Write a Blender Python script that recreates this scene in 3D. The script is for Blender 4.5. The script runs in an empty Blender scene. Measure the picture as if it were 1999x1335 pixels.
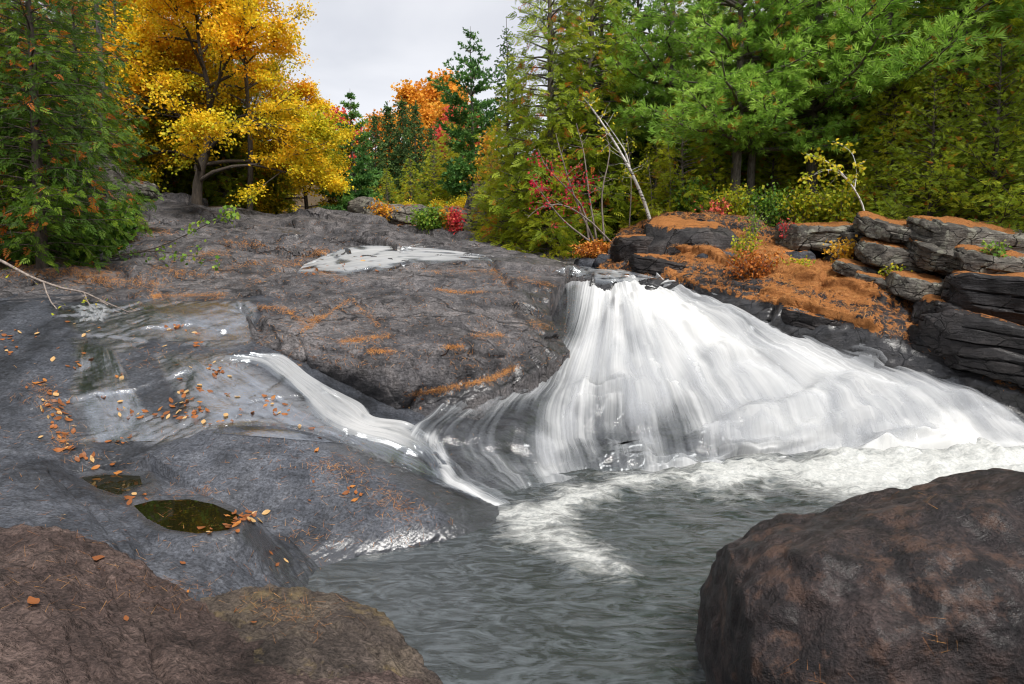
import bpy, math, random, time
import numpy as np
from mathutils import Vector

random.seed(7)
RNG = np.random.default_rng(7)
scene = bpy.context.scene
C = scene.collection
T0 = time.time()

# ------------------------------------------------------------------ camera
F = 1300.0                       # focal length in pixels of the 1999 x 1335 frame
W0, H0 = 1999.0, 1335.0
CAMZ = 2.6
PITCH = math.atan(127.5 / F)     # horizon at pixel row 540
cam_data = bpy.data.cameras.new('camera')
cam_data.sensor_width = 36.0
cam_data.lens = F / W0 * 36.0
cam_data.clip_start = 0.05
cam_data.clip_end = 3000
cam = bpy.data.objects.new('camera', cam_data)
cam.location = (0, 0, CAMZ)
cam.rotation_euler = (math.pi / 2 - PITCH, 0, 0)
C.objects.link(cam)
scene.camera = cam

# ------------------------------------------------------------------ sky (overcast), sun, exposure
SUN_EL, SUN_AZ = math.radians(54), math.radians(152)
world = bpy.data.worlds.new('World')
scene.world = world
world.use_nodes = True
wn, wl = world.node_tree.nodes, world.node_tree.links
wn.clear()
wout = wn.new('ShaderNodeOutputWorld')
wbg = wn.new('ShaderNodeBackground')
wbg.inputs['Strength'].default_value = 0.1
sky = wn.new('ShaderNodeTexSky')
sky.sky_type = 'NISHITA'
sky.sun_disc = False
sky.sun_elevation = SUN_EL
sky.sun_rotation = SUN_AZ
wtc = wn.new('ShaderNodeTexCoord')
wmap = wn.new('ShaderNodeMapping')
wmap.inputs['Scale'].default_value = (1.0, 1.0, 3.2)
wno = wn.new('ShaderNodeTexNoise')
wno.inputs['Scale'].default_value = 2.2
wno.inputs['Detail'].default_value = 5
wno.inputs['Roughness'].default_value = 0.5
wno.inputs['Distortion'].default_value = 0.35
wr = wn.new('ShaderNodeValToRGB')
wr.color_ramp.elements[0].position = 0.3
wr.color_ramp.elements[0].color = (0.56, 0.575, 0.625, 1)
wr.color_ramp.elements[1].position = 0.68
wr.color_ramp.elements[1].color = (0.90, 0.895, 0.915, 1)
wmul = wn.new('ShaderNodeVectorMath')
wmul.operation = 'SCALE'
wmul.inputs['Scale'].default_value = 3.1
wmix = wn.new('ShaderNodeMix')
wmix.data_type = 'RGBA'
wmix.inputs['Factor'].default_value = 0.94
wl.new(wtc.outputs['Generated'], wmap.inputs['Vector'])
wl.new(wmap.outputs['Vector'], wno.inputs['Vector'])
wl.new(wno.outputs['Fac'], wr.inputs['Fac'])
wl.new(wr.outputs['Color'], wmul.inputs[0])
wl.new(sky.outputs['Color'], wmix.inputs['A'])
wl.new(wmul.outputs['Vector'], wmix.inputs['B'])
wl.new(wmix.outputs['Result'], wbg.inputs['Color'])
wl.new(wbg.outputs['Background'], wout.inputs['Surface'])

sun_data = bpy.data.lights.new('sun', 'SUN')
sun_data.energy = 1.5
sun_data.angle = math.radians(20)
sun_data.color = (1.0, 0.965, 0.91)
sun = bpy.data.objects.new('sun', sun_data)
# sun direction matches the sky's: azimuth clockwise from +Y
sd = Vector((math.sin(SUN_AZ) * math.cos(SUN_EL), math.cos(SUN_AZ) * math.cos(SUN_EL), math.sin(SUN_EL)))
sun.rotation_euler = sd.to_track_quat('Z', 'Y').to_euler()
C.objects.link(sun)

scene.view_settings.view_transform = 'Standard'
scene.view_settings.look = 'None'
scene.view_settings.exposure = 1.78
scene.view_settings.gamma = 1.0
scene.view_settings.use_curve_mapping = False
scene.cycles.max_bounces = 4
scene.cycles.diffuse_bounces = 2
scene.cycles.glossy_bounces = 2
scene.cycles.transmission_bounces = 3
scene.cycles.transparent_max_bounces = 28
scene.cycles.caustics_reflective = False
scene.cycles.caustics_refractive = False
scene.cycles.use_denoising = True
scene.cycles.use_adaptive_sampling = True
scene.cycles.adaptive_threshold = 0.012
scene.cycles.filter_width = 1.15

# ------------------------------------------------------------------ helpers
ct, st = math.cos(PITCH), math.sin(PITCH)

def ray(px, py):
    cx, cy = (px - 999.5) / F, (667.5 - py) / F
    return np.array([cx, ct + cy * st, -st + cy * ct])

def P(px, py, d):
    """world point seen at a pixel, d metres ahead"""
    r = ray(px, py)
    return np.array([0, 0, CAMZ]) + r * (d / r[1])

def PZ(px, py, z):
    r = ray(px, py)
    return np.array([0, 0, CAMZ]) + r * ((z - CAMZ) / r[2])

def proj(p):
    p = np.asarray(p, float)
    x, y, z = p[..., 0], p[..., 1], p[..., 2] - CAMZ
    dep = np.maximum(y * ct - z * st, 0.05)
    up = y * st + z * ct
    return 999.5 + F * x / dep, 667.5 - F * up / dep

def smooth(a, b, x):
    t = np.clip((x - a) / (b - a), 0, 1)
    return t * t * (3 - 2 * t)

_PERM = np.random.default_rng(3).permutation(512).astype(np.int64)
_PERM = np.concatenate([_PERM, _PERM, _PERM])
_GR = np.random.default_rng(4).normal(size=(512, 3))
_GR /= np.linalg.norm(_GR, axis=1, keepdims=True)

_P32 = _PERM.astype(np.int32)
_GX, _GY, _GZ = [np.ascontiguousarray(_GR[:, k], dtype=np.float32) for k in range(3)]

def noise(p):
    """gradient noise, p (...,3), about -1..1"""
    p = np.asarray(p, np.float32)
    X, Y, Z = p[..., 0], p[..., 1], p[..., 2]
    fx, fy, fz = np.floor(X), np.floor(Y), np.floor(Z)
    ix, iy, iz = [a.astype(np.int32) & 511 for a in (fx, fy, fz)]
    x, y, z = X - fx, Y - fy, Z - fz
    u, v, w = [a * a * a * (a * (a * 6 - 15) + 10) for a in (x, y, z)]
    def g(h, a, b, c): return _GX.take(h) * a + _GY.take(h) * b + _GZ.take(h) * c
    r = []
    for dx in (0, 1):
        A = _P32.take(ix + dx); ry = []
        for dy in (0, 1):
            B = _P32.take(A + iy + dy)
            n0 = g(_P32.take(B + iz), x - dx, y - dy, z); n1 = g(_P32.take(B + iz + 1), x - dx, y - dy, z - 1)
            ry.append(n0 + w * (n1 - n0))
        r.append(ry[0] + v * (ry[1] - ry[0]))
    return (r[0] + u * (r[1] - r[0])) * 1.6

def fbm(p, scale=1.0, octaves=4, gain=0.5, off=0.0):
    p = np.asarray(p, float) * scale + off
    s, a = 0, 1.0
    for k in range(octaves):
        s = s + a * noise(p)
        p = p * 2.03 + 17.3
        a *= gain
    return s

def cells(qx, qy, seed=0):
    """Voronoi cells in 2-D: random value per cell, edge distance, offset from the cell's point"""
    ix, iy = np.floor(qx).astype(np.int64), np.floor(qy).astype(np.int64)
    f1 = np.full(qx.shape, 9.0); f2 = f1.copy(); rid = np.zeros(qx.shape, np.int64); ox = np.zeros(qx.shape); oy = ox.copy()
    for dx in (-1, 0, 1):
        for dy in (-1, 0, 1):
            h = _PERM[_PERM[(ix + dx + seed) & 511] + ((iy + dy) & 511)]
            ux = dx + (_PERM[h + 7] & 255) / 255.0 - (qx - ix); uy = dy + (_PERM[h + 131] & 255) / 255.0 - (qy - iy)
            d = np.hypot(ux, uy)
            nearer = d < f1
            f2 = np.where(nearer, f1, np.minimum(f2, d))
            rid = np.where(nearer, h, rid); ox = np.where(nearer, ux, ox); oy = np.where(nearer, uy, oy)
            f1 = np.where(nearer, d, f1)
    return rid, f2 - f1, ox, oy

def jointed(X, rot, cell, h, tilt=0.5, seed=0, crack=0.4):
    """bedrock broken along joints into long plates of slightly different height and tilt"""
    c, s = math.cos(rot), math.sin(rot)
    w = 0.22 * fbm(X, 0.7 / cell[0], 3, .6, 3.0 + seed)
    a = (X[..., 0] * c + X[..., 1] * s) / cell[0] + w; b = (-X[..., 0] * s + X[..., 1] * c) / cell[1] + w * 1.3
    rid, e, ox, oy = cells(a, b, seed)
    r0 = (_PERM[rid + 3] & 255) / 255.0; r1 = (_PERM[rid + 55] & 255) / 127.5 - 1; r2 = (_PERM[rid + 99] & 255) / 127.5 - 1
    return h * (r0 + tilt * (r1 * ox + r2 * oy) - crack * np.exp(-(e / .05) ** 2))

def tag(o, label=None, cat=None, group=None, kind=None):
    if label: o['label'] = label
    if cat: o['category'] = cat
    if group: o['group'] = group
    if kind: o['kind'] = kind
    return o

def mesh_np(name, verts, faces, smooth_shade=True, attrs=None, uv=None):
    """faces: (n,3) or (n,4) int array, or a list of such arrays"""
    me = bpy.data.meshes.new(name)
    verts = np.ascontiguousarray(verts, np.float32).reshape(-1, 3)
    if not isinstance(faces, list): faces = [faces]
    faces = [np.asarray(f, np.int32) for f in faces if len(f)]
    nl = sum(f.size for f in faces); nf = sum(len(f) for f in faces)
    me.vertices.add(len(verts)); me.vertices.foreach_set('co', verts.ravel())
    me.loops.add(nl); me.polygons.add(nf)
    li = np.concatenate([f.ravel() for f in faces])
    cnt = np.concatenate([np.full(len(f), f.shape[1], np.int32) for f in faces])
    start = np.concatenate([[0], np.cumsum(cnt)[:-1]]).astype(np.int32)
    me.loops.foreach_set('vertex_index', li)
    me.polygons.foreach_set('loop_start', start)
    if smooth_shade:
        me.polygons.foreach_set('use_smooth', np.ones(nf, bool))
    for k, v in (attrs or {}).items():
        v = np.asarray(v, np.float32)
        if v.ndim == 1:
            a = me.attributes.new(k, 'FLOAT', 'POINT'); a.data.foreach_set('value', v)
        else:
            a = me.attributes.new(k, 'FLOAT_VECTOR', 'POINT'); a.data.foreach_set('vector', v.ravel())
    me.update(calc_edges=True)
    me.validate()
    return me

def obj(name, me, mat=None, parent=None):
    o = bpy.data.objects.new(name, me)
    C.objects.link(o)
    if mat is not None and me is not None and len(me.materials) == 0: me.materials.append(mat)
    if parent is not None: o.parent = parent
    return o

def empty(name, loc, rz=0, s=1.0):
    o = bpy.data.objects.new(name, None)
    C.objects.link(o)
    o.location = loc; o.rotation_euler = (0, 0, rz); o.scale = (s, s, s)
    o.empty_display_size = 0.2
    return o

def catmull(ctrl, t):
    """ctrl (n,...), t in 0..1 (m,) -> (m,...)"""
    ctrl = np.asarray(ctrl, float); n = len(ctrl)
    ext = np.concatenate([(2 * ctrl[:1] - ctrl[1:2]), ctrl, (2 * ctrl[-1:] - ctrl[-2:-1])])
    x = np.clip(t, 0, 1) * (n - 1)
    i = np.minimum(x.astype(int), n - 2); f = x - i
    sh = (-1,) + (1,) * (ctrl.ndim - 1)
    f = f.reshape(sh)
    p0, p1, p2, p3 = ext[i], ext[i + 1], ext[i + 2], ext[i + 3]
    return 0.5 * (2 * p1 + (p2 - p0) * f + (2 * p0 - 5 * p1 + 4 * p2 - p3) * f ** 2 + (3 * p1 - p0 - 3 * p2 + p3) * f ** 3)

def patch_points(rows, nu, nv):
    """rows: list of rows of (px,py,d); returns (nv,nu,3)"""
    nc = max(len(r) for r in rows)
    g = []
    for r in rows:
        w = np.array([P(*c) for c in r])
        g.append(catmull(w, np.linspace(0, 1, nc)) if len(r) != nc else w)
    g = np.array(g)
    u = np.linspace(0, 1, nu); v = np.linspace(0, 1, nv)
    a = catmull(g, v)
    return np.swapaxes(catmull(np.swapaxes(a, 0, 1), u), 0, 1)

def grid_normals(X):
    du = np.gradient(X, axis=1); dv = np.gradient(X, axis=0)
    n = np.cross(du, dv)
    n /= np.linalg.norm(n, axis=-1, keepdims=True) + 1e-9
    if n[..., 2].mean() < 0: n = -n
    return n

def grid_faces(nv, nu):
    i = np.arange(nv * nu).reshape(nv, nu)
    return np.stack([i[:-1, :-1], i[:-1, 1:], i[1:, 1:], i[1:, :-1]], -1).reshape(-1, 4)

def seg_dist(qx, qy, poly, closed=False):
    """distance in pixels to a polyline"""
    pts = np.asarray(poly, float)
    if closed: pts = np.concatenate([pts, pts[:1]])
    best = np.full(np.shape(qx), 1e9)
    for (x0, y0), (x1, y1) in zip(pts[:-1], pts[1:]):
        dx, dy = x1 - x0, y1 - y0
        t = np.clip(((qx - x0) * dx + (qy - y0) * dy) / (dx * dx + dy * dy + 1e-9), 0, 1)
        best = np.minimum(best, np.hypot(qx - x0 - t * dx, qy - y0 - t * dy))
    return best

def inside(qx, qy, poly):
    r = np.zeros(np.shape(qx), bool)
    p = np.asarray(poly, float); n = len(p)
    for k in range(n):
        x0, y0 = p[k]; x1, y1 = p[(k + 1) % n]
        c = ((y0 > qy) != (y1 > qy)) & (qx < (x1 - x0) * (qy - y0) / (y1 - y0 + 1e-9) + x0)
        r ^= c
    return r

def poly_mask(qx, qy, poly, soft):
    d = seg_dist(qx, qy, poly, True)
    d = np.where(inside(qx, qy, poly), d, -d)
    return smooth(-soft, soft, d)

# ------------------------------------------------------------------ node material helpers
class NT:
    def __init__(s, name):
        s.m = bpy.data.materials.new(name); s.m.use_nodes = True
        s.n, s.l = s.m.node_tree.nodes, s.m.node_tree.links
        s.n.clear()
        s.out = s.n.new('ShaderNodeOutputMaterial')
        s.tc = s.n.new('ShaderNodeTexCoord').outputs['Object']
    def set(s, sock, v):
        if hasattr(v, 'is_linked') or hasattr(v, 'links'): s.l.new(v, sock)
        else: sock.default_value = v
    def map(s, scale=(1, 1, 1), rot=(0, 0, 0), vec=None):
        n = s.n.new('ShaderNodeMapping'); n.inputs['Scale'].default_value = scale; n.inputs['Rotation'].default_value = rot
        s.l.new(vec or s.tc, n.inputs['Vector']); return n.outputs['Vector']
    def noise(s, scale, detail=4, rough=0.55, vec=None, dist=0.0):
        n = s.n.new('ShaderNodeTexNoise'); n.inputs['Scale'].default_value = scale; n.inputs['Detail'].default_value = detail
        n.inputs['Roughness'].default_value = rough; n.inputs['Distortion'].default_value = dist
        s.l.new(vec or s.tc, n.inputs['Vector']); return n.outputs['Fac']
    def voro(s, scale, feature='F1', vec=None, rnd=1.0):
        n = s.n.new('ShaderNodeTexVoronoi'); n.feature = feature; n.inputs['Scale'].default_value = scale
        n.inputs['Randomness'].default_value = rnd
        s.l.new(vec or s.tc, n.inputs['Vector']); return n.outputs['Distance']
    def ramp(s, fac, stops):
        n = s.n.new('ShaderNodeValToRGB'); e = n.color_ramp.elements
        while len(e) < len(stops): e.new(0.5)
        for k, (p, c) in enumerate(stops):
            e[k].position = p
            e[k].color = (c, c, c, 1) if isinstance(c, (int, float)) else (*c, 1)
        s.l.new(fac, n.inputs['Fac']); return n.outputs['Color']
    def mix(s, fac, a, b, mode='MIX'):
        n = s.n.new('ShaderNodeMix'); n.data_type = 'RGBA'; n.blend_type = mode
        for k, v in (('Factor', fac), ('A', a), ('B', b)):
            sk = n.inputs[k] if k == 'Factor' else [i for i in n.inputs if i.name == k and i.type == 'RGBA'][0]
            if isinstance(v, tuple) and len(v) == 3: v = (*v, 1)
            s.set(sk, v)
        return [o for o in n.outputs if o.type == 'RGBA'][0]
    def math(s, op, a, b=0.0, clamp=False):
        n = s.n.new('ShaderNodeMath'); n.operation = op; n.use_clamp = clamp
        s.set(n.inputs[0], a); s.set(n.inputs[1], b); return n.outputs[0]
    def attr(s, name, out='Fac'):
        n = s.n.new('ShaderNodeAttribute'); n.attribute_name = name; return n.outputs[out]
    def bump(s, h, strength=0.5, dist=0.02, normal=None):
        n = s.n.new('ShaderNodeBump'); n.inputs['Strength'].default_value = strength; n.inputs['Distance'].default_value = dist
        s.l.new(h, n.inputs['Height'])
        if normal is not None: s.l.new(normal, n.inputs['Normal'])
        return n.outputs['Normal']
    def principled(s, **kw):
        n = s.n.new('ShaderNodeBsdfPrincipled')
        for k, v in kw.items():
            if isinstance(v, tuple) and len(v) == 3: v = (*v, 1)
            s.set(n.inputs[k.replace('_', ' ')], v)
        return n
    def done(s, shader):
        s.l.new(shader, s.out.inputs['Surface']); return s.m

NEEDLE_COL = ((0.50, 0.205, 0.06), (0.30, 0.115, 0.035), (0.62, 0.31, 0.11))

def rock_material(name, c_dark, c_mid, c_light, streak_rot=0.5, streak=(1.2, 9, 9), rough=0.72, bump=0.5, rust=None, lichen=None, wet_dark=0.45, scale=1.0, coat_rough=0.10, coat_ior=1.95, joints=0.0, grain=0, jrot=0.3, jscale=(0.5, 1.3, 0.8)):
    c_dark, c_mid, c_light = (tuple(x * .98 for x in c) for c in (c_dark, c_mid, c_light))
    t = NT(name)
    wet, ndl = t.attr('wet'), t.attr('needle')
    big = t.noise(0.55 * scale, 3, 0.6)
    mid = t.noise(3.2 * scale, 5, 0.65)
    fine = t.noise(30 * scale, 4, 0.75)
    sv = t.map(scale=streak, rot=(0, 0, streak_rot))
    stk = t.noise(3.0 * scale, 4, 0.65, vec=sv)
    col = t.ramp(big, [(0.3, c_dark), (0.5, c_mid), (0.72, c_light)])
    col = t.mix(0.55, col, t.ramp(mid, [(0.30, tuple(x * 0.5 for x in c_dark)), (0.48, c_mid), (0.68, tuple(x * 1.2 for x in c_light))]))
    col = t.mix(0.7, col, t.ramp(stk, [(0.3, 0.45), (0.55, 0.78), (0.75, 1.0)]), 'MULTIPLY')
    col = t.mix(0.8, col, t.ramp(fine, [(0.32, 0.35), (0.5, 0.95), (0.66, 1.25)]), 'MULTIPLY')
    stain = t.noise(1.0 * scale, 5, 0.72, vec=t.map(scale=(1.3, .5, 1), rot=(0, 0, streak_rot * .5)))
    col = t.mix(0.85, col, t.ramp(stain, [(0.36, 0.30), (0.50, 0.95), (0.66, 1.35)]), 'MULTIPLY')
    grn = None
    if grain:
        grn = t.noise(grain, 3, 0.7)
        col = t.mix(0.8, col, t.ramp(grn, [(0.36, 0.45), (0.5, 1.0), (0.64, 1.45)]), 'MULTIPLY')
    if rust:
        rm = t.ramp(t.noise(2.1 * scale, 6, 0.74), [(0.53, 0.0), (0.62, 1.0)])
        col = t.mix(t.math('MULTIPLY', rm, 0.7), col, rust)
    if lichen:
        lm = t.ramp(t.noise(4.5 * scale, 4, 0.7), [(0.52, 0.0), (0.60, 0.8)])
        col = t.mix(lm, col, lichen)
    jm = None
    if joints:      # open joints: soil and crevice shade painted dark, running for a while and dying out
        wv_ = t.n.new('ShaderNodeVectorMath'); wv_.operation = 'ADD'
        wc = t.n.new('ShaderNodeTexNoise'); wc.inputs['Scale'].default_value = 1.6; wc.inputs['Detail'].default_value = 4
        t.l.new(t.tc, wc.inputs['Vector'])
        ws = t.n.new('ShaderNodeVectorMath'); ws.operation = 'SCALE'; ws.inputs['Scale'].default_value = 0.55
        t.l.new(wc.outputs['Color'], ws.inputs[0]); t.l.new(t.tc, wv_.inputs[0]); t.l.new(ws.outputs['Vector'], wv_.inputs[1])
        e1 = t.voro(0.9 * joints, 'DISTANCE_TO_EDGE', vec=t.map(scale=jscale, rot=(0, 0, jrot), vec=wv_.outputs['Vector']))
        e2 = t.voro(2.6 * joints, 'DISTANCE_TO_EDGE', vec=t.map(scale=jscale, rot=(0, 0, jrot + .5), vec=wv_.outputs['Vector']))
        k1 = t.math('MULTIPLY', t.ramp(e1, [(0.0, 1.0), (0.022, 0.0)]), t.ramp(big, [(0.40, 0.0), (0.50, 1.0)]))
        k2 = t.math('MULTIPLY', t.ramp(e2, [(0.0, 1.0), (0.030, 0.0)]), t.ramp(t.noise(1.1, 2, .5), [(0.54, 0.0), (0.62, 0.85)]))
        jm = t.math('MAXIMUM', k1, k2)
        col = t.mix(t.math('MULTIPLY', jm, 0.8), col, tuple(x * .25 for x in c_dark))
    # a film of water darkens the stone
    col = t.mix(t.math('MULTIPLY', wet, 1 - wet_dark), col, (0.012, 0.013, 0.016))
    # drifts of pine needles
    nn = t.noise(7, 4, 0.75)
    nf = t.noise(60, 2, 0.7, vec=t.map(scale=(1, 3, 1), rot=(0, 0, 0.9)))
    nmask = t.ramp(t.math('ADD', t.math('MULTIPLY', ndl, 1.0), t.math('MULTIPLY', t.math('SUBTRACT', nn, 0.5), 1.3)), [(0.47, 0.0), (0.55, 1.0)])
    ncol = t.ramp(nf, [(0.3, tuple(x * .6 for x in NEEDLE_COL[1])), (0.45, NEEDLE_COL[1]), (0.6, NEEDLE_COL[0]), (0.75, NEEDLE_COL[2])])
    col = t.mix(nmask, col, ncol)
    # relief
    h = t.math('ADD', t.math('MULTIPLY', mid, 0.9), t.math('MULTIPLY', fine, 0.35))
    h = t.math('ADD', h, t.math('MULTIPLY', stk, 0.7))
    h = t.math('ADD', h, t.math('MULTIPLY', t.math('MULTIPLY', nmask, nf), 0.6))
    if grn is not None: h = t.math('ADD', h, t.math('MULTIPLY', grn, 0.30))
    if jm is not None: h = t.math('SUBTRACT', h, t.math('MULTIPLY', jm, 1.1))
    nrm = t.bump(h, bump, 0.05)
    film = t.bump(t.noise(17, 4, 0.65, vec=t.map(scale=(1, 2.6, 1), rot=(0, 0, 0.25))), 0.35, 0.03)
    dry = t.math('SUBTRACT', 1.0, nmask)
    cw = t.math('MULTIPLY', t.math('MULTIPLY', wet, dry), 1.0)
    rgh = t.math('SUBTRACT', rough, t.math('MULTIPLY', wet, rough - 0.4))
    p = t.principled(Base_Color=col, Roughness=rgh, Normal=nrm)
    p.inputs['Specular IOR Level'].default_value = 0.2
    t.l.new(cw, p.inputs['Coat Weight'])
    p.inputs['Coat Roughness'].default_value = coat_rough
    p.inputs['Coat IOR'].default_value = coat_ior
    t.l.new(film, p.inputs['Coat Normal'])
    return t.done(p.outputs['BSDF'])

M = {}
M['slab'] = rock_material('granite_slab', (0.042, 0.042, 0.049), (0.106, 0.100, 0.104), (0.21, 0.190, 0.186), 0.6, bump=0.75, grain=26, coat_ior=1.45, joints=0.75)
M['slab_dark'] = rock_material('granite_dark', (0.024, 0.027, 0.035), (0.050, 0.055, 0.067), (0.090, 0.094, 0.108), 0.9, bump=0.45, grain=34, coat_ior=4.0, coat_rough=0.10, wet_dark=0.3)
M['slab_smooth'] = rock_material('granite_smooth', (0.036, 0.041, 0.053), (0.074, 0.080, 0.096), (0.128, 0.134, 0.152), 0.9, (1.0, 7, 7), bump=0.5, grain=42, coat_ior=1.8, coat_rough=0.08, wet_dark=0.35)
M['bank'] = rock_material('granite_bank', (0.024, 0.023, 0.026), (0.048, 0.045, 0.047), (0.098, 0.088, 0.084), 0.9, bump=0.9, coat_ior=1.45, coat_rough=0.2, joints=2.0, jrot=-.5, jscale=(.4, 1.6, .8))
M['slab_brown'] = rock_material('granite_brown', (0.030, 0.021, 0.019), (0.082, 0.056, 0.049), (0.185, 0.132, 0.112), -0.6, (1.6, 9, 9), bump=1.0, grain=58)
M['ledge'] = rock_material('granite_ledge', (0.034, 0.028, 0.026), (0.078, 0.061, 0.052), (0.165, 0.130, 0.092), -0.6, (1.6, 7, 7), bump=1.0, grain=58, rust=(0.16, 0.118, 0.060))
M['boulder'] = rock_material('granite_boulder', (0.011, 0.010, 0.012), (0.040, 0.031, 0.031), (0.105, 0.072, 0.064), 0.3, (2, 3, 3), rough=0.5, bump=1.0, rust=(0.105, 0.060, 0.043), scale=1.9, grain=52, coat_rough=0.25, coat_ior=1.5)
M['cliff'] = rock_material('granite_cliff', (0.016, 0.015, 0.017), (0.037, 0.033, 0.034), (0.082, 0.070, 0.066), 0.2, (1.5, 1.5, 10), bump=1.0, coat_rough=.25, coat_ior=1.4, joints=2.2, jscale=(.6, .6, 1.6))
M['grey_rock'] = rock_material('granite_grey', (0.064, 0.058, 0.050), (0.138, 0.124, 0.108), (0.26, 0.235, 0.20), 0.2, (1.2, 1.2, 9), bump=1.0, lichen=(0.21, 0.205, 0.165), joints=2.2, jscale=(.7, .7, 1.6))
M['bed'] = rock_material('wet_bed', (0.016, 0.017, 0.021), (0.033, 0.035, 0.042), (0.060, 0.061, 0.070), 0.4, (2, 6, 6), bump=0.6, coat_ior=1.7)
# ------------------------------------------------------------------ ground (one sheet to the horizon)
_gc = np.array([
    (0, 0, -.8), (0, 5, -.9), (3, 7, -.9), (6, 9, -.8), (-3, 3, -.3), (-5, 6, .2), (-6, 10, 1.0), (-2, 9, .1), (0, 12, .8), (-6, 14, 1.8), (-10, 14, 3.0),
    (-12, 10, 2.6), (-3, 17, 2.2), (3, 14, 1.2), (6, 13, 1.4), (8, 12, 1.2), (9, 9, .4), (12, 8, 1.5), (-14, 5, 2.0),
    (3, 17, 2.3), (1, 21, 2.6), (6, 17, 2.7), (9, 15, 2.8), (11, 12, 2.7), (14, 14, 4), (18, 18, 6), (12, 20, 4.2), (8, 22, 3.8), (4, 24, 3.8),
    (-6, 20, 2.8), (-9, 20, 3.9), (-13, 18, 5.0), (-16, 24, 6.5), (-10, 26, 5.2), (-4, 26, 4.0), (2, 28, 4.0), (0, 40, 4.4), (-6, 42, 5.4), (7, 40, 6.0),
    (-22, 35, 10), (24, 30, 10), (20, 45, 13), (-18, 60, 11), (12, 60, 8), (0, 70, 6), (-4, 110, 12), (14, 110, 22), (25, 90, 22), (-25, 100, 18), (40, 140, 32), (5, 150, 26),
    (-40, 60, 20), (50, 60, 22), (60, 20, 16), (-60, 20, 18), (-40, -20, 6), (40, -20, 6), (0, -30, 0), (0, 300, 30), (-200, 100, 30), (200, 100, 30), (-200, 400, 30), (200, 400, 30), (0, -150, 5)], float)

def ground_z(x, y):
    x = np.asarray(x, float); y = np.asarray(y, float)
    d2 = (x[..., None] - _gc[:, 0]) ** 2 + (y[..., None] - _gc[:, 1]) ** 2 + 1.5
    w = d2 ** -2.0
    return (w * _gc[:, 2]).sum(-1) / w.sum(-1)

def axis(lo, hi, n, c, k):
    t = np.linspace(-1, 1, n)
    s = np.sinh(k * t) / np.sinh(k)
    return np.where(s < 0, c + s * (c - lo), c + s * (hi - c))

gx = axis(-700, 700, 170, 0, 4.2); gy = axis(-300, 1400, 180, 18, 4.2)
GX, GY = np.meshgrid(gx, gy)
GZ = ground_z(GX, GY)
RIVER = [(-9.5, 1), (-9.5, 11), (-9, 15), (-7.2, 17.5), (-8, 22), (-9, 27), (1.2, 27), (1.5, 21), (3.2, 19), (9, 16), (12.5, 13), (12.5, 1)]
GZ = GZ - 1.6 * poly_mask(GX, GY, RIVER, 0.8)
gp = np.stack([GX, GY, GZ], -1)
gp[..., 2] += 0.16 * fbm(gp, 0.6, 4) * smooth(8, 16, np.hypot(GX, GY - 6))
t = NT('forest_floor')
n1 = t.noise(1.3, 6, 0.65); n2 = t.noise(24, 4, 0.7)
col = t.ramp(n1, [(0.32, (0.030, 0.026, 0.014)), (0.5, (0.085, 0.055, 0.024)), (0.66, (0.05, 0.06, 0.018))])
col = t.mix(0.7, col, t.ramp(n2, [(0.35, (0.012, 0.010, 0.006)), (0.55, (0.075, 0.045, 0.02)), (0.72, (0.17, 0.085, 0.028))]))
p_ = t.principled(Base_Color=col, Roughness=0.9, Normal=t.bump(n2, 0.8, 0.06))
M['floor'] = t.done(p_.outputs['BSDF'])
g = obj('ground', mesh_np('ground', gp, grid_faces(len(gy), len(gx))), M['floor'])
tag(g, 'dark forest floor of leaf litter and soil under the trees', None, None, 'structure')

# ------------------------------------------------------------------ rock slabs
ROCKS = []

def plates(p, scale, levels, sharp=0.08, off=0.0):
    """sheet-like exfoliation steps: 0..1 heights with narrow risers"""
    n = (fbm(p, scale, 3, 0.5, off) * 0.5 + 0.5) * levels
    i = np.floor(n); f = n - i
    return (i + smooth(1 - sharp, 1.0, f)) / levels

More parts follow.
